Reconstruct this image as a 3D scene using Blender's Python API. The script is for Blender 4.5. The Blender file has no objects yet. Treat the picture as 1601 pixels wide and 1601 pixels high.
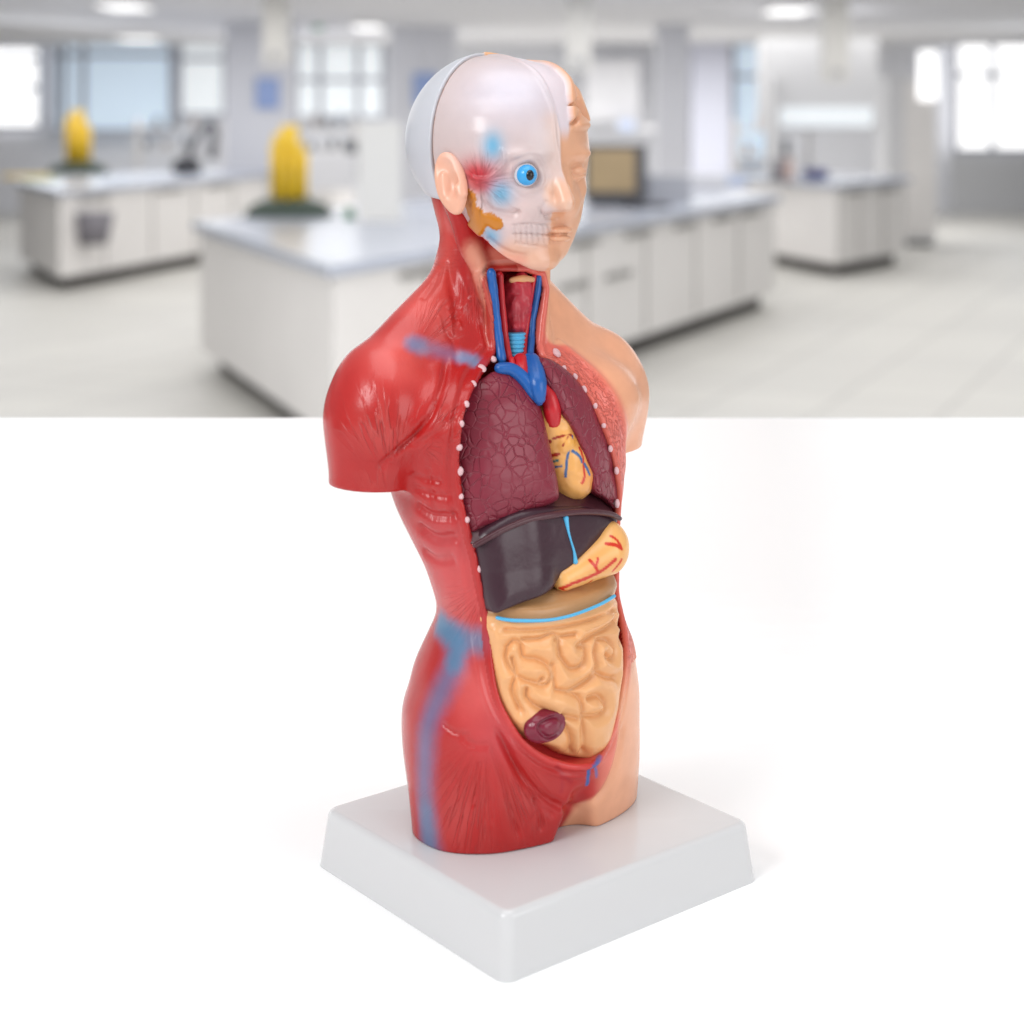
import bpy, math, random
import numpy as np
random.seed(4); rng=np.random.RandomState(7)
F32=np.float32
# ------------------------------------------------------------------ camera numbers (model space in cm, origin = centre of the stand's top)
f,yh,H,d0,x0,th=2630.,180.,23.91,57.54,.797,.679
CT,ST=math.cos(th),math.sin(th)
CAMZ=1.54; CM=.01
scene=bpy.context.scene
col=scene.collection
def srgb(r,g,b):
    v=np.array([r,g,b])/255.
    return np.where(v<=.04045,v/12.92,((v+.055)/1.055)**2.4)
def ray(px,py):
    dx=(px-800.5)/f; dz=-(py-yh)/f
    o=np.array([-x0*CT-d0*ST,-x0*ST+d0*CT,H]); d=np.array([dx*CT+ST,dx*ST-CT,dz])
    return o,d
def march(pts,fn,t0=46.,t1=74.):
    out=[]
    O=np.array([ray(*p)[0] for p in pts]); D=np.array([ray(*p)[1] for p in pts])
    t=np.full(len(pts),t0)
    for i in range(90):
        P=O+D*t[:,None]; v=fn(P)
        t+=np.clip(v,-.5,3.)*.8
    # rays that miss: take closest approach
    P=O+D*t[:,None]
    bad=(t>t1)
    if bad.any():
        ts=np.linspace(t0,t1,120)
        for k in np.where(bad)[0]:
            Q=O[k]+D[k]*ts[:,None]; vv=fn(Q); P[k]=Q[vv.argmin()]
    return P
def hit_h(px,py,Y):
    o,d=ray(px,py); y=1.
    for i in range(14):
        t=(y-o[1])/d[1]; p=o+d*t; y=float(Y(np.array([p[0]]),np.array([p[2]]))[0])
    return p
# ------------------------------------------------------------------ sdf helpers
def ell(p,c,r):
    q=p-np.array(c); r=np.array(r,float)
    k0=np.sqrt(((q/r)**2).sum(1)); k1=np.sqrt(((q/r**2)**2).sum(1))+1e-6
    return k0*(k0-1)/k1
def cap(p,a,b,ra,rb=None):
    if rb is None: rb=ra
    a=np.array(a,float); b=np.array(b,float); ab=b-a
    t=np.clip(((p-a)@ab)/(ab@ab+1e-9),0,1)
    return np.sqrt(((p-a-t[:,None]*ab)**2).sum(1))-(ra+(rb-ra)*t)
def smin(a,b,k): 
    h=np.clip(.5+.5*(b-a)/k,0,1); return b+(a-b)*h-k*h*(1-h)
def smax(a,b,k): return -smin(-a,-b,k)
def sst(a,b,x):
    t=np.clip((x-a)/(b-a),0,1); return t*t*(3-2*t)
def polysd(X,Z,poly):
    poly=np.asarray(poly,float); n=len(poly)
    d=np.full(X.shape,1e9); s=np.ones(X.shape)
    for i in range(n):
        a=poly[i]; b=poly[i-1]; e=b-a; wx=X-a[0]; wz=Z-a[1]
        t=np.clip((wx*e[0]+wz*e[1])/(e@e+1e-12),0,1)
        d=np.minimum(d,(wx-e[0]*t)**2+(wz-e[1]*t)**2)
        c1=Z>=a[1]; c2=Z<b[1]; c3=e[0]*wz>e[1]*wx
        fl=(c1&c2&c3)|(~c1&~c2&~c3); s=np.where(fl,-s,s)
    return s*np.sqrt(d)
class PolyField:
    def __init__(self,poly,pad=3.,h=.04):
        poly=np.asarray(poly,float); self.lo=poly.min(0)-pad; self.h=h
        n=np.ceil((poly.max(0)+pad-self.lo)/h).astype(int)+1; self.n=n
        X,Z=np.meshgrid(self.lo[0]+h*np.arange(n[0]),self.lo[1]+h*np.arange(n[1]),indexing='ij')
        self.g=polysd(X.ravel(),Z.ravel(),poly).reshape(n)
    def __call__(self,X,Z):
        u=np.clip((X-self.lo[0])/self.h,0,self.n[0]-1.001); v=np.clip((Z-self.lo[1])/self.h,0,self.n[1]-1.001)
        i=u.astype(int); j=v.astype(int); a=u-i; b=v-j; g=self.g
        return g[i,j]*(1-a)*(1-b)+g[i+1,j]*a*(1-b)+g[i,j+1]*(1-a)*b+g[i+1,j+1]*a*b
def smooth_poly(P,n=4,closed=True):
    P=np.asarray(P,float)
    N=len(P); out=[]
    rg=range(N) if closed else range(N-1)
    for i in rg:
        p0=P[(i-1)%N] if closed else P[max(i-1,0)]
        p1=P[i]; p2=P[(i+1)%N]; p3=P[(i+2)%N] if closed else P[min(i+2,N-1)]
        for k in range(n):
            t=k/n
            out.append(.5*((2*p1)+(-p0+p2)*t+(2*p0-5*p1+4*p2-p3)*t*t+(-p0+3*p1-3*p2+p3)*t**3))
    if not closed: out.append(P[-1])
    return np.array(out)
def dline(p,L,full=False):
    """distance from points to 3D polyline and parameter (0..1)"""
    L=np.asarray(L,float); n=len(L)-1
    lo=L.min(0)-1.8; hi=L.max(0)+1.8; msk=((p>lo)&(p<hi)).all(1)
    if not full:
        D=np.full(len(p),99.); T=np.zeros(len(p))
        if msk.any(): D[msk],T[msk]=dline(p[msk],L,True)
        return D,T
    best=np.full(len(p),1e9); par=np.zeros(len(p))
    for i in range(n):
        a,b=L[i],L[i+1]; ab=b-a
        t=np.clip(((p-a)@ab)/(ab@ab+1e-9),0,1)
        d=((p-a-t[:,None]*ab)**2).sum(1); m=d<best
        best=np.where(m,d,best); par=np.where(m,(i+t)/n,par)
    return np.sqrt(best),par
def table(rows):
    A=np.array(rows,float); z=A[:,0]; zz=np.linspace(z[0],z[-1],300)
    out=[]
    for c in range(1,A.shape[1]):
        v=np.interp(zz,z,A[:,c])
        k=9; vp=np.pad(v,k,mode='edge'); v=np.convolve(vp,np.hanning(2*k+3)[1:-1]/np.hanning(2*k+3)[1:-1].sum(),'valid')
        out.append(v)
    return zz,out
def vnoise(p,s,seed=0):
    q=p*s; i=np.floor(q).astype(np.int64); u=q-i; u=u*u*(3-2*u)
    def h(a,b,c):
        n=(a*374761393+b*668265263+c*2147483647+seed*974711)&0xffffffff
        n=((n^(n>>13))*1274126177)&0xffffffff
        return ((n^(n>>16))&0xffff)/65535.
    r=0
    for dx in (0,1):
        for dy in (0,1):
            for dz in (0,1):
                w=(u[:,0] if dx else 1-u[:,0])*(u[:,1] if dy else 1-u[:,1])*(u[:,2] if dz else 1-u[:,2])
                r=r+w*h(i[:,0]+dx,i[:,1]+dy,i[:,2]+dz)
    return r*2-1
# ------------------------------------------------------------------ iso surface extraction (surface nets)
def iso(fn,lo,hi,h,lip=1.6):
    lo=np.array(lo,float); hi=np.array(hi,float)
    B=12
    n=(np.ceil((hi-lo)/h/B).astype(int))*B
    F=np.ones(n+1,F32)
    ax=[lo[k]+h*np.arange(n[k]+1) for k in range(3)]
    # coarse cull
    nb=n//B
    cb=np.stack(np.meshgrid(*[lo[k]+h*B*(np.arange(nb[k])+.5) for k in range(3)],indexing='ij'),-1).reshape(-1,3)
    v=fn(cb).reshape(nb); R=h*B*.5*1.7321*lip+.15
    act=np.argwhere(np.abs(v)<R)
    # sign fill
    sg=np.where(v<0,-1,1).astype(F32)
    F[:n[0],:n[1],:n[2]]=np.repeat(np.repeat(np.repeat(sg,B,0),B,1),B,2)
    r=np.arange(B+1)
    offs=np.stack(np.meshgrid(r,r,r,indexing='ij'),-1).reshape(-1,3)
    CH=120
    for s in range(0,len(act),CH):
        a=act[s:s+CH]
        idx=(a[:,None,:]*B+offs[None]).reshape(-1,3)
        vals=fn(lo+idx*h).astype(F32)
        F[idx[:,0],idx[:,1],idx[:,2]]=vals
    S=F<0
    c=np.zeros(n,np.int8)
    for i in (0,1):
        for j in (0,1):
            for k in (0,1):
                c+=S[i:i+n[0],j:j+n[1],k:k+n[2]]
    cells=np.argwhere((c>0)&(c<8))
    vid=np.full(n,-1,np.int32); vid[cells[:,0],cells[:,1],cells[:,2]]=np.arange(len(cells))
    corner=np.array([(i,j,k) for i in (0,1) for j in (0,1) for k in (0,1)])
    cv=np.stack([F[cells[:,0]+a,cells[:,1]+b,cells[:,2]+d] for a,b,d in corner],1)
    acc=np.zeros((len(cells),3)); cnt=np.zeros(len(cells))
    for x in range(8):
        for bit in (4,2,1):
            if x&bit: continue
            y=x|bit; a=cv[:,x]; b=cv[:,y]; m=(a<0)!=(b<0)
            t=np.where(m,a/np.where(m,a-b,1),0)
            acc+=np.where(m[:,None],corner[x]+t[:,None]*(corner[y]-corner[x]),0); cnt+=m
    V=lo+h*(cells+acc/cnt[:,None])
    quads=[]
    for d in range(3):
        o=[(1,2),(2,0),(0,1)][d]
        sl=[slice(1,n[k]) for k in range(3)]; sl[d]=slice(0,n[d])
        s0=S[tuple(sl)]
        sl2=list(sl); sl2[d]=slice(1,n[d]+1); s1=S[tuple(sl2)]
        e=np.argwhere(s0!=s1)
        st=s0[e[:,0],e[:,1],e[:,2]]
        e=e+np.array([0 if k==d else 1 for k in range(3)])
        def cell(da,db):
            q=e.copy(); q[:,o[0]]-=da; q[:,o[1]]-=db; return vid[q[:,0],q[:,1],q[:,2]]
        Q=np.stack([cell(1,1),cell(0,1),cell(0,0),cell(1,0)],1)
        Q[~st]=Q[~st][:,::-1]; quads.append(Q)
    Q=np.concatenate(quads); Q=Q[(Q>=0).all(1)]
    # newton + normals
    for it in range(2):
        G=grad(fn,V,h*.4); v=fn(V); V=V-G*(np.clip(v/(np.maximum((G**2).sum(1),.05)),-h,h))[:,None]
    G=grad(fn,V,h*.5); N=G/(np.linalg.norm(G,axis=1)[:,None]+1e-9)
    return V,Q,N
def grad(fn,V,e):
    G=np.empty_like(V)
    for k in range(3):
        d=np.zeros(3); d[k]=e
        G[:,k]=(fn(V+d)-fn(V-d))/(2*e)
    return G
def mkmesh(name,V,Q,mat,parent=None,color=None,fib=None,smooth=True,flip=True,scale=CM,extra=None):
    V=np.asarray(V,float)*scale
    if flip:
        V=V*np.array([1,-1,1]); Q=np.asarray(Q)[:,::-1]
    me=bpy.data.meshes.new(name); n=len(V); Q=np.ascontiguousarray(Q,np.int32)
    me.vertices.add(n); me.vertices.foreach_set('co',V.astype(F32).ravel())
    k=Q.shape[1]
    me.loops.add(Q.size); me.loops.foreach_set('vertex_index',Q.ravel())
    me.polygons.add(len(Q)); me.polygons.foreach_set('loop_start',np.arange(0,Q.size,k,dtype=np.int32))
    me.polygons.foreach_set('loop_total',np.full(len(Q),k,np.int32))
    me.polygons.foreach_set('use_smooth',np.full(len(Q),smooth))
    me.update(calc_edges=True); me.validate()
    if color is not None:
        a=me.color_attributes.new('pigment','FLOAT_COLOR','POINT')
        a.data.foreach_set('color',np.concatenate([color,np.ones((n,1))],1).astype(F32).ravel())
    if fib is not None:
        a=me.attributes.new('fibre','FLOAT_VECTOR','POINT'); a.data.foreach_set('vector',fib.astype(F32).ravel())
    if extra is not None:
        a=me.attributes.new('relief','FLOAT','POINT'); a.data.foreach_set('value',extra.astype(F32).ravel())
    o=bpy.data.objects.new(name,me); col.objects.link(o); me.materials.append(mat)
    if parent: o.parent=parent
    return o
def tag(o,label=None,cat=None,group=None,kind=None):
    if label: o['label']=label
    if cat: o['category']=cat
    if group: o['group']=group
    if kind: o['kind']=kind
    return o
def empty(name,loc,rz=0,label=None,cat=None,group=None):
    o=bpy.data.objects.new(name,None); col.objects.link(o); o.location=loc; o.rotation_euler=(0,0,rz)
    o.empty_display_size=.05
    return tag(o,label,cat,group)
# ------------------------------------------------------------------ materials
def mat(name,color=None,rough=.4,attr=False,spec=.5,emis=None,build=None,coat=0,sss=0,sssr=.003,metal=0,alpha=None,var=.0,vscale=40):
    m=bpy.data.materials.new(name); m.use_nodes=True; nt=m.node_tree; b=nt.nodes['Principled BSDF']
    b.inputs['Roughness'].default_value=rough; b.inputs['Specular IOR Level'].default_value=spec
    b.inputs['Metallic'].default_value=metal
    if coat: b.inputs['Coat Weight'].default_value=coat; b.inputs['Coat Roughness'].default_value=.15
    if sss:
        b.inputs['Subsurface Weight'].default_value=sss; b.inputs['Subsurface Radius'].default_value=(1,.6,.5); b.inputs['Subsurface Scale'].default_value=sssr
    if color is not None: b.inputs['Base Color'].default_value=(*color,1)
    src=None
    if attr:
        a=nt.nodes.new('ShaderNodeAttribute'); a.attribute_name='pigment'; src=a.outputs['Color']
    elif var:
        rgb=nt.nodes.new('ShaderNodeRGB'); rgb.outputs[0].default_value=(*color,1); src=rgb.outputs[0]
    if var:
        tc=nt.nodes.new('ShaderNodeTexCoord'); nz=nt.nodes.new('ShaderNodeTexNoise'); nz.inputs['Scale'].default_value=vscale; nz.inputs['Detail'].default_value=4
        nt.links.new(tc.outputs['Object'],nz.inputs['Vector'])
        mr=nt.nodes.new('ShaderNodeMapRange'); mr.inputs[1].default_value=.3; mr.inputs[2].default_value=.7; mr.inputs[3].default_value=1-var; mr.inputs[4].default_value=1+var
        nt.links.new(nz.outputs['Fac'],mr.inputs[0])
        mx=nt.nodes.new('ShaderNodeMix'); mx.data_type='RGBA'; mx.blend_type='MULTIPLY'; mx.inputs[0].default_value=1
        nt.links.new(src,mx.inputs[6]); nt.links.new(mr.outputs[0],mx.inputs[7]); src=mx.outputs[2]
    if src: nt.links.new(src,b.inputs['Base Color'])
    if emis: b.inputs['Emission Color'].default_value=(*emis[:3],1); b.inputs['Emission Strength'].default_value=emis[3]
    if build: build(nt,b)
    return m
def N(nt,t,**k):
    n=nt.nodes.new(t)
    for a,v in k.items(): setattr(n,a,v)
    return n
def fibre_bump(nt,b):
    """streaks that run along the fibres + very fine moulded-plastic texture"""
    a=N(nt,'ShaderNodeAttribute'); a.attribute_name='fibre'
    r=N(nt,'ShaderNodeAttribute'); r.attribute_name='relief'
    n1=N(nt,'ShaderNodeTexNoise'); n1.inputs['Scale'].default_value=1.; n1.inputs['Detail'].default_value=2; n1.inputs['Roughness'].default_value=.5
    nt.links.new(a.outputs['Vector'],n1.inputs['Vector'])
    rp=N(nt,'ShaderNodeValToRGB'); rp.color_ramp.elements[0].position=.44; rp.color_ramp.elements[1].position=.53
    rp.color_ramp.elements[0].color=(.1,.1,.1,1)
    e=rp.color_ramp.elements.new(.49); e.color=(1,1,1,1); rp.color_ramp.elements[2].color=(.62,.62,.62,1)
    nt.links.new(n1.outputs['Fac'],rp.inputs[0])
    m=N(nt,'ShaderNodeMath',operation='MULTIPLY'); nt.links.new(rp.outputs[0],m.inputs[0]); nt.links.new(r.outputs['Fac'],m.inputs[1])
    tc=N(nt,'ShaderNodeTexCoord'); n2=N(nt,'ShaderNodeTexNoise'); n2.inputs['Scale'].default_value=1500; n2.inputs['Detail'].default_value=2
    nt.links.new(tc.outputs['Object'],n2.inputs['Vector'])
    m2=N(nt,'ShaderNodeMath',operation='MULTIPLY_ADD'); nt.links.new(n2.outputs['Fac'],m2.inputs[0]); m2.inputs[1].default_value=.05; nt.links.new(m.outputs[0],m2.inputs[2])
    lk=b.inputs['Base Color'].links[0].from_socket
    mp_=N(nt,'ShaderNodeMath',operation='MULTIPLY'); mp_.inputs[1].default_value=.16; nt.links.new(m.outputs[0],mp_.inputs[0])
    mc=N(nt,'ShaderNodeMix',data_type='RGBA'); mc.inputs[7].default_value=(*srgb(240,150,140),1)
    nt.links.new(mp_.outputs[0],mc.inputs[0]); nt.links.new(lk,mc.inputs[6]); nt.links.new(mc.outputs[2],b.inputs['Base Color'])
    bp=N(nt,'ShaderNodeBump'); bp.inputs['Strength'].default_value=1.; bp.inputs['Distance'].default_value=.0006
    nt.links.new(m2.outputs[0],bp.inputs['Height']); nt.links.new(bp.outputs[0],b.inputs['Normal'])
def cell_bump(scale,dist,edge=.09,warp=True,stretch=(1,1,1),rot=0):
    def fnc(nt,b):
        tc=N(nt,'ShaderNodeTexCoord'); mp=N(nt,'ShaderNodeMapping'); mp.inputs['Scale'].default_value=stretch; mp.inputs['Rotation'].default_value=(0,rot,0)
        nz=N(nt,'ShaderNodeTexNoise'); nz.inputs['Scale'].default_value=180; nz.inputs['Detail'].default_value=1
        nt.links.new(tc.outputs['Object'],nz.inputs['Vector'])
        ad=N(nt,'ShaderNodeVectorMath',operation='MULTIPLY_ADD'); ad.inputs[1].default_value=(.0022,)*3
        nt.links.new(nz.outputs['Color'],ad.inputs[0]); nt.links.new(tc.outputs['Object'],ad.inputs[2])
        nt.links.new(ad.outputs[0],mp.inputs['Vector'])
        v=N(nt,'ShaderNodeTexVoronoi'); v.feature='DISTANCE_TO_EDGE'; v.inputs['Scale'].default_value=scale
        nt.links.new(mp.outputs[0],v.inputs['Vector'])
        mr=N(nt,'ShaderNodeMapRange'); mr.interpolation_type='SMOOTHSTEP'; mr.inputs[1].default_value=0; mr.inputs[2].default_value=edge
        nt.links.new(v.outputs['Distance'],mr.inputs[0])
        n3=N(nt,'ShaderNodeTexNoise'); n3.inputs['Scale'].default_value=90; n3.inputs['Detail'].default_value=2
        nt.links.new(tc.outputs['Object'],n3.inputs['Vector'])
        m3=N(nt,'ShaderNodeMapRange'); m3.inputs[1].default_value=.38; m3.inputs[2].default_value=.58; m3.inputs[3].default_value=.25
        nt.links.new(n3.outputs['Fac'],m3.inputs[0])
        mm=N(nt,'ShaderNodeMath',operation='MULTIPLY'); nt.links.new(mr.outputs[0],mm.inputs[0]); nt.links.new(m3.outputs[0],mm.inputs[1])
        bp=N(nt,'ShaderNodeBump'); bp.inputs['Distance'].default_value=dist
        nt.links.new(mm.outputs[0],bp.inputs['Height']); nt.links.new(bp.outputs[0],b.inputs['Normal'])
    return fnc
def soft_bump(scale,dist,detail=3):
    def fnc(nt,b):
        tc=N(nt,'ShaderNodeTexCoord'); nz=N(nt,'ShaderNodeTexNoise'); nz.inputs['Scale'].default_value=scale; nz.inputs['Detail'].default_value=detail
        nt.links.new(tc.outputs['Object'],nz.inputs['Vector'])
        bp=N(nt,'ShaderNodeBump'); bp.inputs['Distance'].default_value=dist
        nt.links.new(nz.outputs['Fac'],bp.inputs['Height']); nt.links.new(bp.outputs[0],b.inputs['Normal'])
    return fnc
RED=srgb(178,32,31); SKIN=srgb(233,168,132); PINK=srgb(232,120,108); BLUE=srgb(110,158,200); LUNG=srgb(130,42,58)
LIVER=srgb(58,31,42); GUT=srgb(232,172,118); WHITE=srgb(207,188,186)
M={}
M['body']=mat('painted_muscle',attr=True,rough=.25,spec=.45,build=fibre_bump,var=.05,vscale=120)
M['head']=mat('painted_head',attr=True,rough=.28,sss=.12,build=fibre_bump,var=.02,vscale=200)
M['lung']=mat('lung_plastic',LUNG,.3,spec=.4,build=cell_bump(260,.00028,.09),var=.06)
M['lung_left']=mat('lung_plastic_fine',LUNG,.3,spec=.4,build=cell_bump(270,.00032,.1,stretch=(1.2,1,.8),rot=.5),var=.06)
M['organ']=mat('painted_organ',attr=True,rough=.27,build=soft_bump(900,.00003),var=.04,vscale=120)
M['liver']=mat('liver_plastic',LIVER,.31,build=soft_bump(120,.00035),var=.05)
M['dia']=mat('diaphragm_plastic',srgb(76,38,46),.3,build=soft_bump(160,.0003),var=.06)
M['blue']=mat('vessel_blue',srgb(28,92,168),.3,build=soft_bump(400,.0001),var=.1,vscale=200)
M['redv']=mat('vessel_red',srgb(196,30,40),.3,build=soft_bump(400,.0001),var=.1,vscale=200)
M['cyan']=mat('cartilage_blue',srgb(84,180,226),.3,build=soft_bump(500,.0001))
M['maroon']=mat('throat_muscle',srgb(192,52,66),.35,build=soft_bump(180,.0014,2),var=.2,vscale=160)
M['pin']=mat('rib_end_pink',srgb(224,182,186),.4,build=soft_bump(900,.0003))
M['cap']=mat('skull_cap_white',srgb(214,214,220),.28,sss=.1)
M['peach']=mat('peach_plastic',srgb(226,170,120),.4)
M['stand']=mat('stand_plastic',srgb(209,209,210),.16,build=soft_bump(1800,.000006),spec=.5)
M['eye']=mat('eye_blue',srgb(60,165,228),.2)
M['black']=mat('pupil_black',(.01,.01,.012),.1)
# ------------------------------------------------------------------ BODY
Lz,Lv=table([(-1,4.3,2.3,2.6,-.4,2.3),(0,4.34,2.55,2.6,-.4,2.3),(1.5,4.38,2.9,2.9,-.5,2.3),(3.8,4.38,3.05,3.3,-.6,2.3),(5.3,4.05,2.9,3.0,-.5,2.3),(7.15,3.27,2.3,2.45,-.3,2.3),
 (8.5,3.58,2.4,2.5,-.6,2.3),(9.6,3.95,2.6,2.7,-1.0,2.3),(10.7,4.3,2.8,3.0,-1.3,2.4),(12,4.6,2.85,3.1,-1.5,2.4),(13.5,4.5,2.5,2.9,-1.6,2.3),(15,3.9,1.95,2.4,-1.75,2.2),
 (16.2,2.7,1.35,2.0,-2.05,2.1),(17.2,1.55,1.55,1.8,-2.55,2.),(18.4,1.38,1.6,1.75,-2.65,2.),(19.5,1.5,1.55,1.75,-2.6,2.),(20.4,1.9,1.5,2.1,-2.45,2.),(21.5,2.15,1.6,2.5,-2.5,2.)])
def loft(p,zz,v,amp=1.):
    W,Df,Db,cy,e=[np.interp(p[:,2],zz,a) for a in v]
    y=p[:,1]-cy; D=np.where(y>0,Df,Db); X=np.abs(p[:,0])/W; Y=np.abs(y)/D
    k=(X**e+Y**e+1e-9)**(1/e)
    gx=X**(e-1)/W; gy=Y**(e-1)/D; g=np.sqrt(gx*gx+gy*gy)/(k**(e-1)+1e-9)
    return (k-1)/np.maximum(g,.18)
def outer(p):
    d=loft(p,Lz,Lv)
    q=p.copy(); q[:,0]=np.abs(q[:,0])
    # trapezius slope
    lf=sst(-.5,.5,p[:,0])          # the skin side shoulder hangs a little lower
    q2=q+np.stack([.12*lf,0*lf,.38*lf],1)*sst(1.5,4.5,q[:,0])[:,None]
    tz=cap(q2,(.9,-2.8,18.2),(4.6,-2.35,15.0),.95,1.4)
    d=smin(d,tz,1.3)
    # pectoral
    d=smin(d,ell(q,(2.9,-.9,13.7),(2.2,1.9,1.7)),.7)
    arm=smin(ell(q2,(4.98,-2.2,13.95),(1.68,1.95,2.25)),cap(q,(5.15,-2.25,13.6),(5.28,-2.3,10.6),1.5,1.33),.6)
    cut=11.62-p[:,2]+(q[:,0]-5.8)*.06
    arm=smax(arm,cut,.08)
    d=smin(d,arm,np.where(p[:,0]>0,.7,.42))
    # buttocks
    d=smin(d,ell(q,(1.75,-1.9,2.7),(1.85,1.75,2.2)),.8)
    # groin cleft between the thighs
    d=smax(d,-cap(p,(0,2.15,-1.),(0,2.6,1.25),1.2,.5),.25)
    # pubic pouch
    d=smin(d,ell(p,(.1,.98,3.1),(1.85,1.78,2.15)),.12)
    # neck strap muscle (sternocleidomastoid)
    d=smin(d,cap(q,(1.75,-2.0,20.9),(1.0,-.95,16.2),.5,.34),.3)
    return smax(d,-p[:,2],.05)
OPEN_R=[(18.75,.78),(17.5,.8),(16.5,.86),(16.0,1.05),(15.75,1.6),(15.3,2.5),(14.4,3.25),(13.2,3.75),(12,3.85),(10.5,3.5),(9.2,3.15),(8,2.95),(6.6,2.75),(5.2,2.5),(4.0,2.05),(2.9,1.5),(2.1,.9),(1.6,.25)]
OPEN_L=[(1.6,-.25),(1.75,.6),(2.2,1.15),(3.2,1.75),(4.4,2.3),(5.8,2.8),(7.2,3.15),(9,3.3),(10.6,3.25),(12,3.05),(13.2,2.75),(14.2,2.35),(15.1,1.75),(15.6,1.2),(15.95,.85),(16.5,.8),(17.5,.78),(18.75,.75)]
NEAR=[(766,428),(769,470),(773,510),(776,545),(770,562),(757,582),(741,610),(729,640),(723,668),(720,700),(720,740),(726,785),(738,838),(745,862),(753,900),(763,945),(769,980),(773,1040),(781,1085),(797,1122),(820,1154),(848,1178),(880,1192),(910,1196)]
FARB=[(934,1190),(952,1163),(964,1125),(974,1075)]
FART=[(966,752),(957,705),(940,660),(918,620),(893,588),(868,568),(850,560),(843,540),(844,500),(846,432)]
_n=march(NEAR,outer)[:,[0,2]]; _b=march(FARB,outer)[:,[0,2]]; _t=march(FART,outer)[:,[0,2]]
OPEN=smooth_poly(np.concatenate([_n,_b,[(2.6,5.8),(2.8,6.8),(2.85,8.),(3.0,9.3),(3.1,10.6)],_t]),3)
OPF=PolyField(OPEN)
def yback(z): return np.interp(z,[1.4,2.0,2.7,3.4,4.4,5.2,15.4,16.2,19],[2.3,2.12,1.6,1.3,.4,-.9,-1.1,-1.75,-1.9])
def cavity(p):
    pd=OPF(p[:,0],p[:,2])
    return smax(pd,-(p[:,1]-yback(p[:,2])),.25),pd
def jawplane(y): return 19.78-np.where(y<-.5,.6,1.25)*(y+.5)
def body(p):
    d=outer(p); m=np.abs(d)<3.5
    c=np.full(len(p),9.)
    fr=(p[:,1]>-3)
    if fr.any():
        c1,_=cavity(p[fr]); c[fr]=c1
    d=smax(d,-c,.09)
    # the head plugs in above this slanted plane
    top=(p[:,2]-jawplane(p[:,1])-.12)*.8
    return smax(d,top,.04)
# stroke lists: pixel polylines on the photographed surface, turned into 3D curves lying on the model
def S(pts,fn=outer): return smooth_poly(march(pts,fn),4,False)
BV,BQ,BN=iso(body,(-7.6,-6.2,-.12),(7.6,3.2,21.4),.062)
def creases(V,Nn,items):
    dsp=np.zeros(len(V))
    for pts,w,dep,fn in items:
        L=S(pts,fn); d,t=dline(V,L)
        dsp+=dep*np.exp(-(d/w)**2)*np.clip(np.minimum(t,1-t)*8+.15,0,1)
    return dsp
CR=[([(700,560),(690,600),(672,650),(640,690),(612,712)],.12,-.17,outer),      # deltoid / chest
    ([(612,712),(600,722),(592,735)],.1,-.08,outer),
    ([(665,650),(650,680),(622,708)],.09,-.05,outer),
    ([(640,700),(660,690),(690,672),(712,650)],.1,-.06,outer),
    ([(715,505),(712,470),(705,440),(700,400)],.16,-.12,outer),                # trapezius / neck
    ([(762,520),(745,470),(728,420),(712,380)],.14,-.12,outer),
    ([(790,545),(772,500),(760,460),(748,420)],.1,.05,outer),
    ([(645,762),(668,772),(705,776)],.13,-.1,outer),([(648,790),(675,806),(716,806)],.16,-.17,outer),([(652,822),(680,842),(716,838)],.19,-.2,outer),
    ([(660,860),(682,876),(712,872)],.19,-.12,outer),([(642,742),(664,750),(690,752)],.1,-.08,outer),
    ([(750,1190),(745,1225),(738,1265)],.09,-.07,outer),([(765,1160),(785,1215),(800,1265),(812,1310)],.1,-.1,outer),
    ([(776,1135),(792,1172),(815,1210),(842,1240),(870,1259),(900,1264)],.15,-.2,outer),([(785,1150),(822,1232),(850,1262),(868,1278)],.12,-.08,outer),([(925,1254),(948,1230),(965,1185),(975,1130)],.14,-.1,outer),
    ([(760,1185),(765,1230),(770,1290)],.08,-.05,outer),([(720,1150),(740,1165),(765,1165)],.12,-.06,outer),
    ([(836,1250),(845,1275),(846,1300)],.09,-.1,outer),
    ([(690,1130),(712,1146),(735,1148)],.07,-.05,outer),
    ([(700,520),(712,540),(716,575)],.12,-.06,outer),([(690,410),(680,440),(660,470)],.14,-.07,outer),([(735,600),(715,650),(700,700)],.1,-.05,outer),([(668,730),(672,760),(680,800)],.1,-.06,outer)]
FR=BN@np.array([.0,1,0])
pd_all=OPF(BV[:,0],BV[:,2])
dsp=creases(BV,BN,CR)
front=(BV[:,1]>-1.6)&(FR>-.15)
onout=np.abs(outer(BV))<.15
lipm=front&onout
# raised lip round the opening; two thin rails on the muscle side, wide beaded band on the skin side
dsp+=np.where(lipm,.07*np.exp(-((pd_all-.1)/.09)**2)+.04*np.exp(-((pd_all-.42)/.06)**2)*(BV[:,0]<0)-.05*np.exp(-((pd_all-.27)/.07)**2),0)
dsp+=np.where(lipm&(BV[:,0]>0)&(BV[:,2]>5)&(BV[:,2]<16),.06*np.exp(-((pd_all-.95)/.12)**2)+.03*np.exp(-((pd_all-.62)/.05)**2),0)
# pubic lip: broad raised border under the bowl
low=sst(6.,3.,BV[:,2])
dsp+=np.where(lipm,-low*.03*np.exp(-((pd_all-.1)/.1)**2),0)
# soft muscle undulation on the muscle half
mus=sst(.3,-.6,BV[:,0])
dsp+=mus*onout*.03*vnoise(BV,.9,3)
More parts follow.
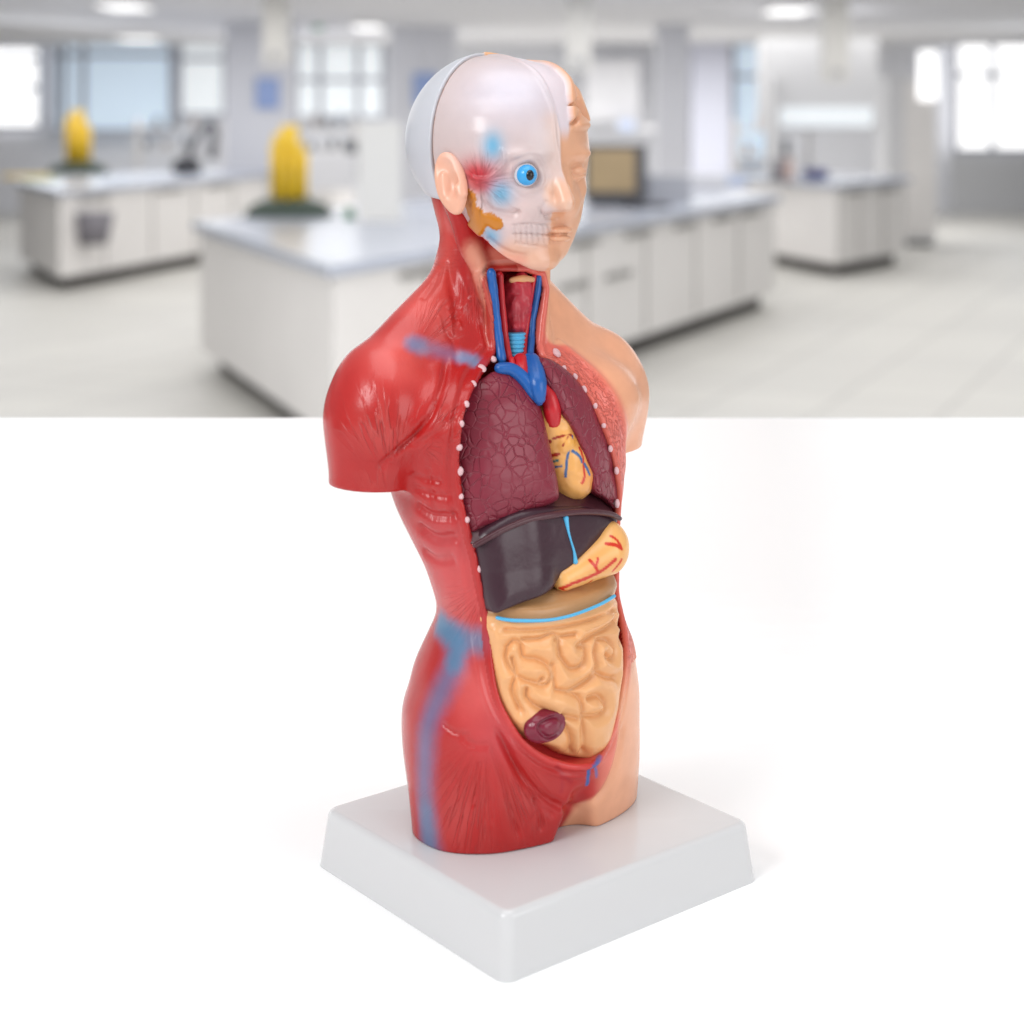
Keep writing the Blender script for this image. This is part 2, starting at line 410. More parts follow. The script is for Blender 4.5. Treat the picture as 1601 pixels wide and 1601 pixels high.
# wrinkles where neck meets shoulder
for i in range(9):
    a=rng.uniform(0,1); px=680+rng.uniform(0,45); py=472+rng.uniform(0,45); ln=rng.uniform(10,24)
    L=S([(px,py),(px+ln*.35,py-ln*.5),(px+ln*.8,py-ln*.9)] if i%2 else [(px,py),(px+3,py+ln*.6),(px+5,py+ln)])
    d,t=dline(BV,L); dsp+=.05*np.exp(-(d/.055)**2)
# --- pigment
def paint(C,V,Ls,colr,w,soft,amt=1.):
    d,t=dline(V,Ls); m=(1-sst(w,w+soft,d+min(soft,.3)*.14*vnoise(V,9.,17)))*amt
    return C+(colr-C)*m[:,None]
x,y,z=BV.T
C=np.tile(RED,(len(BV),1))
# lighter, sprayed areas
def blob(C,V,c,r,colr,amt): 
    d=np.linalg.norm((V-np.array(c))/np.array(r),axis=1); m=np.exp(-d*d)*amt
    return C+(colr-C)*m[:,None]
sh=march([(620,560),(560,640),(655,480),(700,500),(720,930),(690,860),(780,1150),(745,1080),(765,450),(722,360),(600,470)],outer)
LR=srgb(222,92,86)
C=blob(C,BV,sh[0],(1.1,1.5,1.0),LR,.85); C=blob(C,BV,sh[5],(.9,1.2,1.3),srgb(200,96,100),.5); C=blob(C,BV,sh[2],(.9,1.2,1.0),LR,.7); C=blob(C,BV,sh[4],(1.2,1.5,1.5),srgb(215,85,85),.7)
C=blob(C,BV,sh[7],(1.0,1,1.1),srgb(222,98,96),.7); C=blob(C,BV,sh[1],(1.6,1.6,.9),srgb(186,40,38),.6)
C=blob(C,BV,sh[6],(.9,1,.8),srgb(205,75,80),.6)
tan=srgb(236,168,140)
C=paint(C,BV,S([(742,395),(758,430),(771,470),(784,530)]),tan,.05,.6,.8)
C=paint(C,BV,S([(690,350),(690,400),(665,455)]),srgb(212,80,72),.2,.9,.7)
# blue sprayed strips (clavicle, pelvis, thigh)
C=paint(C,BV,S([(645,538),(690,550),(735,562),(750,567)]),srgb(134,100,134),.0,.5,.75)
C=paint(C,BV,S([(648,538),(655,540)]),srgb(98,132,168),.03,.5,.6); C=paint(C,BV,S([(725,560),(742,565)]),srgb(112,152,190),.03,.42,.65)
IL=[(690,975),(705,990),(725,998),(752,1003)]
C=paint(C,BV,S(IL),srgb(92,128,160),.06,.65,.8)
C=paint(C,BV,S([(712,1000),(708,1040),(690,1080),(672,1120),(665,1180),(664,1240),(668,1290),(672,1325)]),srgb(106,108,146),.0,.85,.85); C=paint(C,BV,S([(667,1270),(670,1315)]),srgb(92,116,150),.05,.6,.7)
C=paint(C,BV,S([(690,978),(715,1005),(710,1035)]),srgb(76,132,166),.06,.55,.7)
C=paint(C,BV,S([(772,400),(795,412),(820,418)]),srgb(226,140,118),.05,.5,.7)
# skin half
xb=np.interp(z,[0,.9,1.3,2.2,4,6,7],[0,.25,.95,1.15,1.4,1.0,0]); sf=np.interp(z,[0,1,2,6,7],[.15,.2,.75,.6,.15])*(y>0)+.15*(y<=0)
sk=sst(-1,1,(x-xb*(y>0))/sf) 
neckb=sst(15.8,16.6,z); sk=sk*(1-neckb)+neckb*sst(.35,.9,x)
sk=np.where(y<-2.5,sst(-.05,.15,x),sk)
skin=np.tile(SKIN,(len(BV),1))
skin=skin+(srgb(236,176,144)-skin)*(np.clip(vnoise(BV,.5,9),0,1)*.3)[:,None]
C=C*(1-sk[:,None])+skin*sk[:,None]
# tissue band between opening and skin, fading outward
Lx=(x>-.3)&(y>-2.2)
band=sst(3.6,6.,z)*np.where(Lx,1-sst(.75,1.35,pd_all*np.where(z<5,2.2,1.)*(1+3.*sst(15.7,16.4,z))),0)*sst(0,.5,x+.2)
tis=srgb(222,92,84)
C=C+(np.array(tis)-C)*(band*.85)[:,None]
C=C+(RED-C)*(np.where(lipm&(pd_all<.22)&(x<.0),.8,0)*sst(4,5,z))[:,None]
# inside of the cavity
ins=(~onout)&(y>-3)&(z>.6)&(z<19.5)&(pd_all<.05)
C=np.where(ins[:,None],srgb(150,30,32),C)
bowl=ins&(z<5); C=np.where(bowl[:,None],srgb(205,62,62)+(srgb(232,140,120)-srgb(205,62,62))*sst(-.1,1.5,x)[:,None],C)
# lower border colours: red lip turning to pink skin
lowb=np.where(lipm,(1-sst(.1,.3,pd_all))*sst(6,3.5,z),0)*sst(1.0,-.2,x)
C=C+(srgb(205,60,58)-C)*(lowb*.9)[:,None]
# vessels on the bowl
def cavfn(p): return body(p)
C=paint(C,BV,S([(870,1198),(877,1208),(879,1225),(877,1238)],cavfn),srgb(170,25,32),.05,.06)
C=paint(C,BV,S([(882,1213),(893,1222)],cavfn),srgb(170,25,32),.05,.05)
C=paint(C,BV,S([(937,1182),(934,1192),(922,1205),(918,1226)],cavfn),srgb(40,90,160),.05,.05)
C=paint(C,BV,S([(936,1184),(933,1197),(933,1213)],cavfn),srgb(40,90,160),.045,.05)
pm_=np.sqrt(((x-.1)/1.8)**2+((z-3.1)/2.1)**2); pou=(1-sst(.85,1.05,pm_))*(y>.8)*onout
C=C+(srgb(228,112,100)-C)*(pou*sst(.2,1.3,x)*.75)[:,None]
# flat cut faces
C=np.where((np.abs(BN[:,2]+1)<.06)[:,None]&(z<.03)[:,None],srgb(170,40,60),C)
dsp+=np.where(Lx&(pd_all<.95)&(pd_all>.2)&lipm&(z>5),0,0)
# --- fibres
fib=np.zeros((len(BV),3)); rel=np.zeros(len(BV))
# (apex pixel, centre pixel, radius, strands per radian, gain)
FG=[((612,760),(600,670),1.3,8,1.),((600,770),(690,660),1.2,10,1.),((650,690),(675,690),.9,9,.9),((640,700),(672,800),1.1,9,.2),
    ((730,330),(765,470),1.0,60,.7),((765,1120),(745,1270),1.6,30,.85),((760,1110),(800,1260),1.4,32,.85),((560,420),(690,415),.9,60,.25),((640,560),(690,500),.8,12,.7),((600,900),(655,830),1.1,12,.2),((720,700),(650,900),.9,14,.6),((770,900),(725,960),1.0,14,.45),((620,850),(590,740),.8,8,.5),((835,1200),(838,1285),.6,20,.7)]
AP=march([g[0] for g in FG],outer); CN=march([g[1] for g in FG],outer)
best=np.zeros(len(BV)); secd=np.zeros(len(BV))
ed=np.array([CT,ST,0]); 
for gi,(g,a,c) in enumerate(zip(FG,AP,CN)):
    m=np.exp(-(np.linalg.norm(BV-c,axis=1)/g[2])**2*1.6)*g[4]
    dv=BV-a; u=dv@ed; w=dv[:,2]; cd=c-a; a0=math.atan2(cd@ed,cd[2])
    ang=np.arctan2(u,w)-a0; ang=(ang+np.pi)%(2*np.pi)-np.pi
    rr=np.sqrt(u*u+w*w)
    m*=sst(.25,.75,rr)*sst(1.5,.9,np.abs(ang))
    v=np.stack([ang*g[3],rr*.55,np.full(len(BV),gi*7.3)],1)
    k=m>best; secd=np.where(k,best,np.maximum(secd,m)); best=np.where(k,m,best); fib[k]=v[k]
rel=np.clip(best-secd,0,1)*mus*onout
rel*=(1-pou)
# beaded texture on the left band uses the same streaks, along the outline
kk=Lx&lipm&(pd_all<1.0)&(z>4.5)&(x>0)&(z<15.9)
arc=np.arctan2(x,z-9)
fib[kk]=np.stack([pd_all*9,z*4.,np.full(len(BV),55.)],1)[kk]; rel[kk]=(.8*sst(.98,.7,pd_all)*sst(15.9,15.3,z)*sst(4.5,5.5,z)*sst(.02,.12,pd_all))[kk]
BV2=BV+BN*dsp[:,None]
TZ=CAMZ-H*CM            # height of the stand's upper face in the room
STAND_H=1.97
root=empty('anatomical_torso_model',(x0*CM,d0*CM,TZ-STAND_H*CM),th,'half muscle half skin anatomical torso with open chest on a light grey stand','anatomical model')
OFF=np.array([0,0,STAND_H])
def part(name,V,Q,m,parent=root,**k): return mkmesh(name,V+(OFF if parent is root else OFF),Q,m,parent,**k)
part('torso',BV2,BQ,M['body'],color=C,fib=fib,extra=rel)
# ------------------------------------------------------------------ HEAD
Hz,Hv=table([(18.3,.7,.5,.9,-.35,2.),(18.6,1.05,.68,1.3,-.35,2.),(19.1,1.5,.95,1.5,-.35,2.1),(19.6,1.85,1.15,1.6,-.45,2.15),(20.3,2.15,1.35,1.7,-.5,2.2),(21,2.35,1.5,1.9,-.6,2.2),(21.8,2.5,1.65,2.3,-.75,2.2),(22.6,2.62,1.95,2.6,-.85,2.2),(23.4,2.6,1.9,2.8,-.95,2.2),(24.2,2.4,1.6,2.8,-1.,2.2)])
def skull(p):
    d=ell(p,(0,-2.28,22.95),(2.72,3.52,3.08))
    d=smin(d,ell(p,(.6,-1.1,24.3),(1.6,1.8,1.4)),.35)
    return smax(d,-((p[:,1]+5.75)+(p[:,2]-22.5))/1.414,1.2)
def headbase(p):
    q=p.copy(); q[:,0]=np.abs(q[:,0])
    X=p[:,0]; R=sst(.1,-.1,X)       # 1 on the skull side
    d=skull(p)
    fz=loft(p,Hz,Hv); fz=smax(fz,p[:,2]-24.2,.5)
    d=smin(d,fz,.45)
    nose=smin(cap(p,(0,.95,22.35),(0,1.62,20.98),.2,.3),cap(q,(.0,1.35,20.92),(.4,1.05,20.9),.26,.26),.15)
    d=smin(d,nose,.28)
    d=smin(d,ell(q,(1.0,.74,22.6),(.8,.36,.2)),.25)
    d=smax(d,-ell(q,(1.12,1.42,21.98),(.62,.5,.42)),.25)
    d=smin(d,ell(q,(.75,.62,21.0),(.6,.45,.55)),.4)
    d=smin(d,ell(q,(.48,.8,21.5),(.34,.42,.55)),.35)
    # cheek bone
    d=smin(d,cap(q,(1.55,.35,21.35),(2.35,-.9,21.5),.3,.18),.35)
    # lips
    lips=smin(ell(p,(0.4,.92,20.0),(.45,.24,.13)),ell(p,(0.38,.9,19.74),(.4,.25,.14)),.03)
    d=smin(d,smax(lips,-p[:,0],.1),.1)
    d=smin(d,ell(p,(0,.15,18.98),(.75,.62,.45)),.25)
    # closed eyelids on the skin side
    lid=ell(p,(1.08,.72,21.98),(.48,.42,.34)); d=smin(d,lid,.06)
    # orbit on skull side
    d=smax(d,-ell(p,(-1.12,1.15,21.93),(.47,.42,.42)),.08)
    # frontal lobe exposed on the skin side above the brow
    return d
def head(p):
    d=headbase(p)
    # everything above the jaw line only
    d=smax(d,(jawplane(p[:,1])-p[:,2])*.75,.1)
    # rear of the skull steps in under the cap
    rear=(p[:,1]-(-2.8+.22*np.abs(p[:,0])))
    d=np.where(rear<0,np.maximum(d+.03*sst(0,-.06,rear),-9),d)
    return d
HV,HQ,HN=iso(head,(-3.2,-6.3,18.2),(3.2,2.3,26.4),.05)
hb=headbase
hx,hy,hz=HV.T
hd=np.zeros(len(HV))
# midline ridge (cut edge of the skin)
hd+=np.where((hy>-2.6),.05*np.exp(-((hx+.0)/.06)**2),0)*sst(20.6,21.5,hz)
HC=[([(838,120),(862,170),(868,215),(876,262)],.07,.05),
    # teeth block on the skull side
    ([(800,352),(830,350),(862,352)],.035,-.08),([(800,366),(830,366),(862,368)],.035,-.09),([(806,380),(835,383),(860,384)],.035,-.07)]
for px in (805,814,823,832,841,850,858): HC.append(([(px,352),(px+1,366),(px+2,381)],.026,-.05))
HC+=[([(735,275),(750,280),(765,278),(778,268)],.07,.09),([(778,268),(787,255),(788,240),(783,232)],.06,.09),   # zygomatic arch, temple line
    ([(752,315),(768,330),(785,334),(802,336),(812,328)],.13,-.16),([(845,340),(848,325),(855,312)],.07,-.06),([(785,300),(800,318),(812,328)],.1,.05),
    ([(800,258),(803,285),(822,296),(842,294)],.05,.03),([(760,372),(775,385),(800,398),(830,402)],.14,-.1),([(742,284),(756,288),(770,282)],.05,.06),([(852,338),(862,342),(874,340)],.05,-.06),([(842,322),(846,334),(856,340)],.05,-.05)]
for pts,w_,dep in HC:
    L=S(pts,hb); d,t=dline(HV,L); hd+=dep*np.exp(-(d/w_)**2)*np.clip(np.minimum(t,1-t)*8+.2,0,1)
de=np.hypot(hx+1.14,hz-21.92); hd+=np.where(hy>0,.045*np.exp(-((de-.52)/.06)**2)-.03*np.exp(-((de-.66)/.07)**2),0)*(hx<-.2)
# eyelid crease, mouth line on the skin side
for pts,w_,dep in [([(.72,.0,21.92),(1.1,.0,21.84),(1.55,0,21.92)],.03,-.05),([(.7,0,22.12),(1.1,0,22.2),(1.55,0,22.1)],.04,-.04),([(.0,0,19.86),(.35,0,19.87),(.8,0,19.84)],.035,-.07)]:
    L=np.array(pts,float); dd=np.array([np.min(np.hypot(0,0)) for _ in [0]])
    dxz,t=dline(np.stack([hx,np.zeros_like(hx),hz],1),L)
    hd+=np.where(hy>0,dep*np.exp(-(dxz/w_)**2),0)
# brain folds on the upper left forehead
br=sst(.62,.8,hx-.25*(hz-24)+.1*vnoise(HV,2.,61))*sst(23.35,23.55,hz)*sst(-2.6,-2.4,hy)
def fold(p):
    q=p+.35*np.stack([vnoise(p,1.1,21),vnoise(p,1.1,22),vnoise(p,1.1,23)],1)
    return np.abs(vnoise(q,1.25,24))
fv=fold(HV)
hd+=br*(.2-.26*np.exp(-(fv/.12)**2))
CH=np.tile(WHITE,(len(HV),1))
CH=blob(CH,HV,march([(760,330)],hb)[0],(1.6,1.6,1.6),srgb(214,188,188),.9)
CH=blob(CH,HV,march([(800,140)],hb)[0],(1.8,1.8,1.3),srgb(208,202,214),.9)
def hp(pts): return S(pts,hb)
def hm(px,py): return march([(px,py)],hb)[0]
CH=paint(CH,HV,hp([(800,402),(830,408),(870,400)]),srgb(230,176,146),.2,.9,.85)
CH=paint(CH,HV,hp([(868,300),(885,330),(878,350)]),srgb(238,192,160),.1,.5,.7)
CH=paint(CH,HV,hp([(862,190),(868,250),(872,300)]),srgb(222,190,176),.0,.6,.5); CH=paint(CH,HV,hp([(878,300),(890,335),(880,360),(872,400)]),srgb(228,176,146),.15,.55,.8); CH=blob(CH,HV,hm(800,330),(.9,.9,.7),srgb(226,198,192),.6)
CH=paint(CH,HV,hp([(740,380),(770,398),(810,410)]),srgb(228,150,130),.03,.45,.7)
CH=blob(CH,HV,hm(748,272),(.75,.75,.5),srgb(205,48,60),1.); CH=blob(CH,HV,hm(745,272),(.3,.4,.22),srgb(196,28,45),.9); CH=blob(CH,HV,hm(754,290),(.5,.5,.25),srgb(205,55,62),.85)
for c_,r_,a_ in [((770,228),(.36,.36,.5),1.),((783,303),(.42,.42,.46),1.),((768,370),(.34,.34,.42),.9)]:
    CH=blob(CH,HV,hm(*c_),r_,srgb(112,172,205),a_)
ORG=srgb(196,122,28)
yl=hp([(733,308),(738,328),(750,345),(740,362)]); dy_,_=dline(HV,yl)
y2=hp([(750,345),(762,343),(776,350)]); d2_,_=dline(HV,y2)
pm=np.minimum(dy_-.33,d2_-.22)+.06*vnoise(HV,4.,31)
CH=np.where((pm<0)[:,None],ORG,CH); hd+=np.where(pm<.06,.07*sst(.06,-.08,pm),0)
# skin side
sk=sst(-.03,.04,hx)*sst(-3.2,-3.1,hy)
fs=np.tile(srgb(224,168,134),(len(HV),1)); fs=fs+(srgb(222,165,128)-fs)*(br*.6)[:,None]
up=sst(24.0,24.6,hz)*sst(.9,.5,hx); fs=fs+(srgb(222,208,214)-fs)*(sst(.8,.62,hx-.25*(hz-24)+.1*vnoise(HV,2.,61))*sst(22.9,23.6,hz))[:,None]
CH=CH*(1-sk[:,None])+fs*sk[:,None]
rearm=hy<(-2.8+.22*np.abs(hx)); CH=np.where(rearm[:,None],srgb(190,150,130),CH)
CH=np.where((np.abs(hz-jawplane(hy))<.12)[:,None]&(hy<-.3)[:,None]&(HN[:,2]<-.5)[:,None],srgb(200,90,80),CH)
# temple muscle streaks
hf=np.zeros((len(HV),3)); hr=np.zeros(len(HV)); a=hm(752,285)
ang=np.arctan2((HV-a)@ed,HV[:,2]-a[2]); rr=np.linalg.norm(HV-a,axis=1)
hf=np.stack([ang*9,rr*.8,np.zeros(len(HV))],1); hr=np.exp(-((rr-.55)/.45)**2)*(hx<0)*.5
headobj=part('head',HV+HN*hd[:,None],HQ,M['head'],color=CH,fib=hf,extra=hr)
# skull cap (thin shell)
def capf(p):
    s=skull(p)
    d=smax(s-.12,-(s+.06),.03)
    rear=p[:,1]-(-2.84+.22*np.abs(p[:,0])); d=smax(d,rear*.95,.05)
    return smax(d,(21.0+.25*(p[:,1]+2.6)*-.4-p[:,2]),.06)
cv,cq,cn=iso(capf,(-3.1,-6.3,20.6),(3.1,-2.,26.4),.05)
M['capp']=mat('skull_cap_plastic',attr=True,rough=.28,sss=.1)
cx=sst(-.02,.04,cv[:,0]); cv[:,2]+=cx*.05
mkmesh('skull_cap',cv+OFF,cq,M['capp'],headobj,color=srgb(200,201,208)*(1-cx[:,None])+srgb(228,175,130)*cx[:,None])
# ear
def earf(p):
    c=np.array([-2.74,-.98,21.62]); q=p-c
    # local frame: u along height (tilted back), v fore-aft, w outward
    a=.36; u=q[:,2]*math.cos(a)-q[:,1]*math.sin(a); v=q[:,1]*math.cos(a)+q[:,2]*math.sin(a); w=-q[:,0]
    w=w+.38*v           # flares out toward the back
    s=np.stack([v,u,w],1)
    rx=.5-.1*sst(-.2,-1.2,u)
    d=(np.sqrt((v/rx)**2+(u/1.1)**2)-1)*rx
    shell=smax(d,np.abs(w-.12)-.17,.14)
    # bowl and inner fold
    shell=smax(shell,-ell(s,(.1,-.05,.42),(.3,.55,.34)),.12)
    shell=smax(shell,-ell(s,(.02,.5,.4),(.32,.4,.22)),.1)
    shell=smin(shell,cap(s,(.3,-.25,.18),(.36,-.5,.18),.14),.08)
    shell=smin(shell,cap(s,(-.12,.35,.22),(-.2,-.35,.2),.08),.1)
    return shell
ev,eq,en=iso(earf,(-3.6,-2.3,20.1),(-2.1,.6,23.1),.04)
ec=np.tile(srgb(232,176,150),(len(ev),1)); ec=blob(ec,ev,(-2.9,-.2,22.7),(.8,.7,.5),srgb(240,220,222),.9); ec=blob(ec,ev,(-2.8,0,21.6),(.3,.3,.6),srgb(226,140,130),.5)
mkmesh('ear',ev+OFF,eq,M['head'],headobj,color=ec,fib=ev*0,extra=ev[:,0]*0)
# eyeball
def sphere(c,r,nu=40,nv=24):
    V=[];Q=[]
    for j in range(nv+1):
        a=math.pi*j/nv
        for i in range(nu):
            b=2*math.pi*i/nu; V.append((c[0]+r[0]*math.sin(a)*math.cos(b),c[1]+r[1]*math.sin(a)*math.sin(b),c[2]+r[2]*math.cos(a)))
    for j in range(nv):
        for i in range(nu):
            i2=(i+1)%nu; Q.append((j*nu+i,(j+1)*nu+i,(j+1)*nu+i2,j*nu+i2))
    return np.array(V),np.array(Q)
EC=np.array([-1.14,.87,21.92]); 
v_,q_=sphere(EC,(.4,.4,.4)); mkmesh('eyeball',v_+OFF,q_,M['cap'],headobj)
v_,q_=sphere(EC+np.array([-.05,.1,.0]),(.36,.36,.36)); mkmesh('iris',v_+OFF,q_,M['eye'],headobj)
dp=np.array([-.30,.95,0]);dp/=np.linalg.norm(dp)
v_,q_=sphere(EC+np.array([-.05,.1,0])+dp*.235,(.17,.17,.2)); mkmesh('pupil',v_+OFF,q_,M['black'],headobj)
# ------------------------------------------------------------------ ORGANS
YZ=[2,3,4,5,7,8,9,10.5,12,14,15,16]; YV=[2.1,2.45,2.6,2.6,2.25,2.0,1.75,1.55,1.4,1.0,.65,.2]
def Yo(X,Z,o=0.,k=.06): return np.interp(Z,YZ,YV)-k*X*X+o
def outline(pts,Y=Yo): 
    P=np.array([hit_h(px,py,Y) for px,py in pts]); return P
def slab(poly,Y,back,roll=.35,rl=.35,rnd=.15,extra=None):
    P2=smooth_poly(poly,3); PF=PolyField(P2,1.)
    def fn(p):
        pd=PF(p[:,0],p[:,2])
        yf=Y(p[:,0],p[:,2])-roll*np.exp(np.clip(pd,-9,.6)/rl)
        if extra is not None: yf=yf+extra(p)
        fr=(p[:,1]-yf)*.85
        return smax(smax(pd,fr,rnd),back-p[:,1],.1)
    lo=P2.min(0); hi=P2.max(0)
    ymax=float(Y((lo[0:1]+hi[0:1])/2,np.linspace(lo[1],hi[1],9)[:1]).max()) if 0 else 3.4
    return fn,(lo[0]-.3,back-.2,lo[1]-.3),(hi[0]+.3,ymax,hi[1]+.3)
def organ(name,fn,lo,hi,h,m,paintf=None,disp=None,parent=root):
    V,Q,Nn=iso(fn,lo,hi,h)
    C=paintf(V) if paintf else None
    if disp is not None: V=V+Nn*disp(V)[:,None]
    return mkmesh(name,V+OFF,Q,m,parent,color=C)
def ptY(px,py,y):
    o,d=ray(px,py); t=(y-o[1])/d[1]; return o+d*t
xz=lambda P:P[:,[0,2]]
Ylr=lambda X,Z:Yo(X,Z,-.02)
rl=outline([(768,590),(745,606),(731,640),(726,690),(725,740),(731,788),(743,838),(765,834),(800,823),(845,806),(884,789),(888,765),(880,725),(868,670),(850,618),(818,588),(790,580)],Ylr)
fn,lo,hi=slab(xz(rl),Ylr,-.2,.5,.32,.16)
organ('lung',fn,lo,hi,.05,M['lung'])
Yll=lambda X,Z:Yo(X,Z,.22,.1)
ll=outline([(852,566),(866,562),(894,580),(921,611),(944,653),(960,703),(970,758),(972,800),(956,784),(936,768),(934,742),(922,712),(907,677),(888,647),(874,617),(860,595)],Yll)
fn,lo,hi=slab(xz(ll),Yll,-.6,.2,.18,.1)
organ('lung',fn,lo,hi,.045,M['lung_left'])
# heart
ha=ptY(858,655,.1); hb2=ptY(893,745,.42)
def heartf(p):
    d=cap(p,ha,hb2,.8,.86); d=smin(d,cap(p,ptY(872,665,.1),ptY(905,700,.15),.6,.5),.4)
    d=smin(d,ell(p,ptY(884,690,.85),(.32,.3,.42)),.12)
    return d+.035*vnoise(p,2.6,51)+.015*vnoise(p,6,52)
hs=lambda L,y=None:[tuple(q) for q in L]
def hpaint(V):
    C=np.tile(srgb(240,176,100),(len(V),1)); C=blob(C,V,ptY(915,740,.8),(.5,.6,.6),srgb(222,120,70),.7); C=blob(C,V,ptY(890,690,.9),(.3,.5,.2),srgb(238,170,60),.8)
    f_=heartf
    for pts,cc,w_ in [([(895,682),(888,710),(884,745)],srgb(60,100,150),.035),([(895,705),(905,712),(910,722)],srgb(60,100,150),.04),([(865,686),(878,682),(893,680)],srgb(160,35,20),.03),([(888,683),(880,697)],srgb(160,35,20),.02),
        ([(906,700),(912,720),(914,745),(910,755)],srgb(200,50,30),.035),([(914,725),(922,742)],srgb(60,100,150),.04),([(864,712),(873,710)],srgb(170,40,20),.05),([(862,722),(872,720)],srgb(60,120,120),.03),([(868,730),(878,729)],srgb(60,100,150),.02),([(855,690),(860,690)],srgb(150,30,30),.05)]:
        C=paint(C,V,S(pts,f_),cc,w_,.03)
    return C
organ('heart',heartf,np.minimum(ha,hb2)-1.2,np.maximum(ha,hb2)+1.2,.045,M['organ'],hpaint)
# swept tubes
def tube(name,path,rad,m,parent=root,n=16,sub=5,lump=0):
    P=smooth_poly(path,sub,False); R=np.interp(np.linspace(0,1,len(P)),np.linspace(0,1,len(rad)),rad)
    T=np.gradient(P,axis=0); T/=np.linalg.norm(T,axis=1)[:,None]
    up=np.array([0,1.,0.1]); V=[]; 
    k=4; rings=[]
    for e in range(k): a=math.pi/2*(1-e/k); rings.append((P[0]-T[0]*R[0]*math.sin(a),T[0],R[0]*max(math.cos(a),.02)))
    for p_,t_,r_ in zip(P,T,R): rings.append((p_,t_,r_))
    for e in range(1,k+1): a=math.pi/2*(e/k); rings.append((P[-1]+T[-1]*R[-1]*math.sin(a),T[-1],R[-1]*max(math.cos(a),.02)))
    for i,(c,t_,r_) in enumerate(rings):
        a=np.cross(t_,up); a/=np.linalg.norm(a)+1e-9; b=np.cross(a,t_)
        rr=r_*(1+lump*math.sin(i*1.7))
        for j in range(n): q=2*math.pi*j/n; V.append(c+(a*math.cos(q)+b*math.sin(q))*rr)
    Q=[]
    for i in range(len(rings)-1):
        for j in range(n): j2=(j+1)%n; Q.append((i*n+j,i*n+j2,(i+1)*n+j2,(i+1)*n+j))
    return mkmesh(name,np.array(V)+(OFF),np.array(Q),m,parent)
PY=lambda L:[ptY(*q) for q in L]
tube('vein',PY([(782,576,-.05),(800,578,.1),(818,592,.35),(833,614,.6),(843,628,.7)]),[.2,.23,.24,.22,.14],M['blue'])
tube('vein',PY([(830,566,-.05),(836,582,.35),(840,602,.68),(843,622,.8)]),[.33,.34,.33,.22],M['blue'])
tube('artery',PY([(800,562,-.2),(803,575,0),(812,590,.2)]),[.1,.11,.08],M['redv'])
tube('vein',PY([(852,572,.2),(850,590,.5),(846,612,.72)]),[.1,.14,.12],M['blue'])
tube('artery',PY([(866,668,.55),(880,676,.72),(890,690,.85)]),[.16,.12,.06],M['redv'])
tube('artery',PY([(814,564,-.2),(816,580,.1),(822,598,.35)]),[.27,.27,.2],M['redv'])
tube('artery',PY([(848,604,.4),(858,620,.6),(863,640,.7),(864,658,.65)]),[.24,.29,.31,.28],M['redv'])
tube('artery',PY([(866,640,.3),(878,652,.5),(892,664,.5)]),[.2,.27,.22],M['blue'])
# throat
tube('jugular_vein',PY([(768,426,-.85),(771,455,-.85),(775,490,-.8),(779,525,-.7),(784,562,-.45)]),[.15,.17,.15,.16,.17],M['blue'],lump=.05)
tube('jugular_vein',PY([(843,432,-1.15),(839,460,-1.1),(832,500,-1.0),(830,530,-.85),(828,562,-.5)]),[.12,.14,.13,.14,.15],M['blue'],lump=.05)
tube('carotid_artery',PY([(782,430,-1.0),(784,465,-1.),(787,500,-.95),(790,530,-.85),(796,562,-.5)]),[.11,.12,.13,.13,.13],M['redv'],lump=.04)
tube('carotid_artery',PY([(835,432,-1.2),(829,470,-1.15),(823,505,-1.0),(819,535,-.85),(818,562,-.5)]),[.09,.1,.12,.12,.12],M['redv'],lump=.04)
la=ptY(810,450,-1.45); lb=ptY(805,505,-1.25)
def thr(p):
    d=cap(p,la,lb,.58,.5)
    v_=(p-la)@np.array([CT,ST,0]); return d+.09*vnoise(p,2.6,5)+.04*vnoise(p,5,6)+.1*np.exp(-((v_-.05)/.1)**2)*sst(la[2],lb[2],p[:,2])
organ('larynx',thr,lb-1.1,la+1.1,.05,M['maroon'])
ta=ptY(806,521,-.95); tb=ptY(806,560,-.75)
def tra(p):
    d=cap(p,ta,tb,.34,.25); d=smax(d,p[:,2]-ta[2]-.05,.05); d=smax(d,tb[2]-.1-p[:,2],.05)
    return d+.025*np.sin(p[:,2]*2*np.pi/.14)
organ('trachea',tra,tb-.6,ta+.6,.035,M['cyan'])
tube('hyoid_bone',PY([(800,438,-1.2),(818,436,-1.05),(832,437,-1.15)]),[.1,.14,.1],M['peach'])
# diaphragm and liver
Yd=lambda X,Z:Yo(X,Z,.02,.055)
lip=outline([(744,853),(770,838),(800,823),(830,812),(862,806),(900,801),(935,801),(958,805),(970,811)],Yd)
def Ydia(X,Z):
    zl=np.interp(X,lip[:,0],lip[:,2]); a=np.clip(Z-zl,0,3)
    return Yo(X,np.minimum(Z,zl),-.04,.055)-1.5*a-.06*(1-np.exp(-a/.05))
dpoly=np.concatenate([lip[:,[0,2]],[(3.1,10.7),(2.4,11.4),(1.2,11.75),(-.5,11.7),(-2.0,11.3),(-3.2,10.8)]])
fn,lo,hi=slab(dpoly,Ydia,-.8,.1,.12,.08)
organ('diaphragm',fn,lo,hi,.05,M['dia'])
tube('diaphragm_rim',lip+np.array([0,-.03,.0]),[.09,.11,.11,.12,.12,.11,.11,.1,.08],M['dia'])
Yli=lambda X,Z:Yo(X,Z,.02,.06)
lv=outline([(752,848),(757,880),(765,915),(772,945),(779,961),(795,955),(830,942),(868,926),(880,914),(893,897),(909,885),(930,868),(948,850),(961,832),(972,812),(930,795),(880,795),(820,800),(770,825)],Yli)
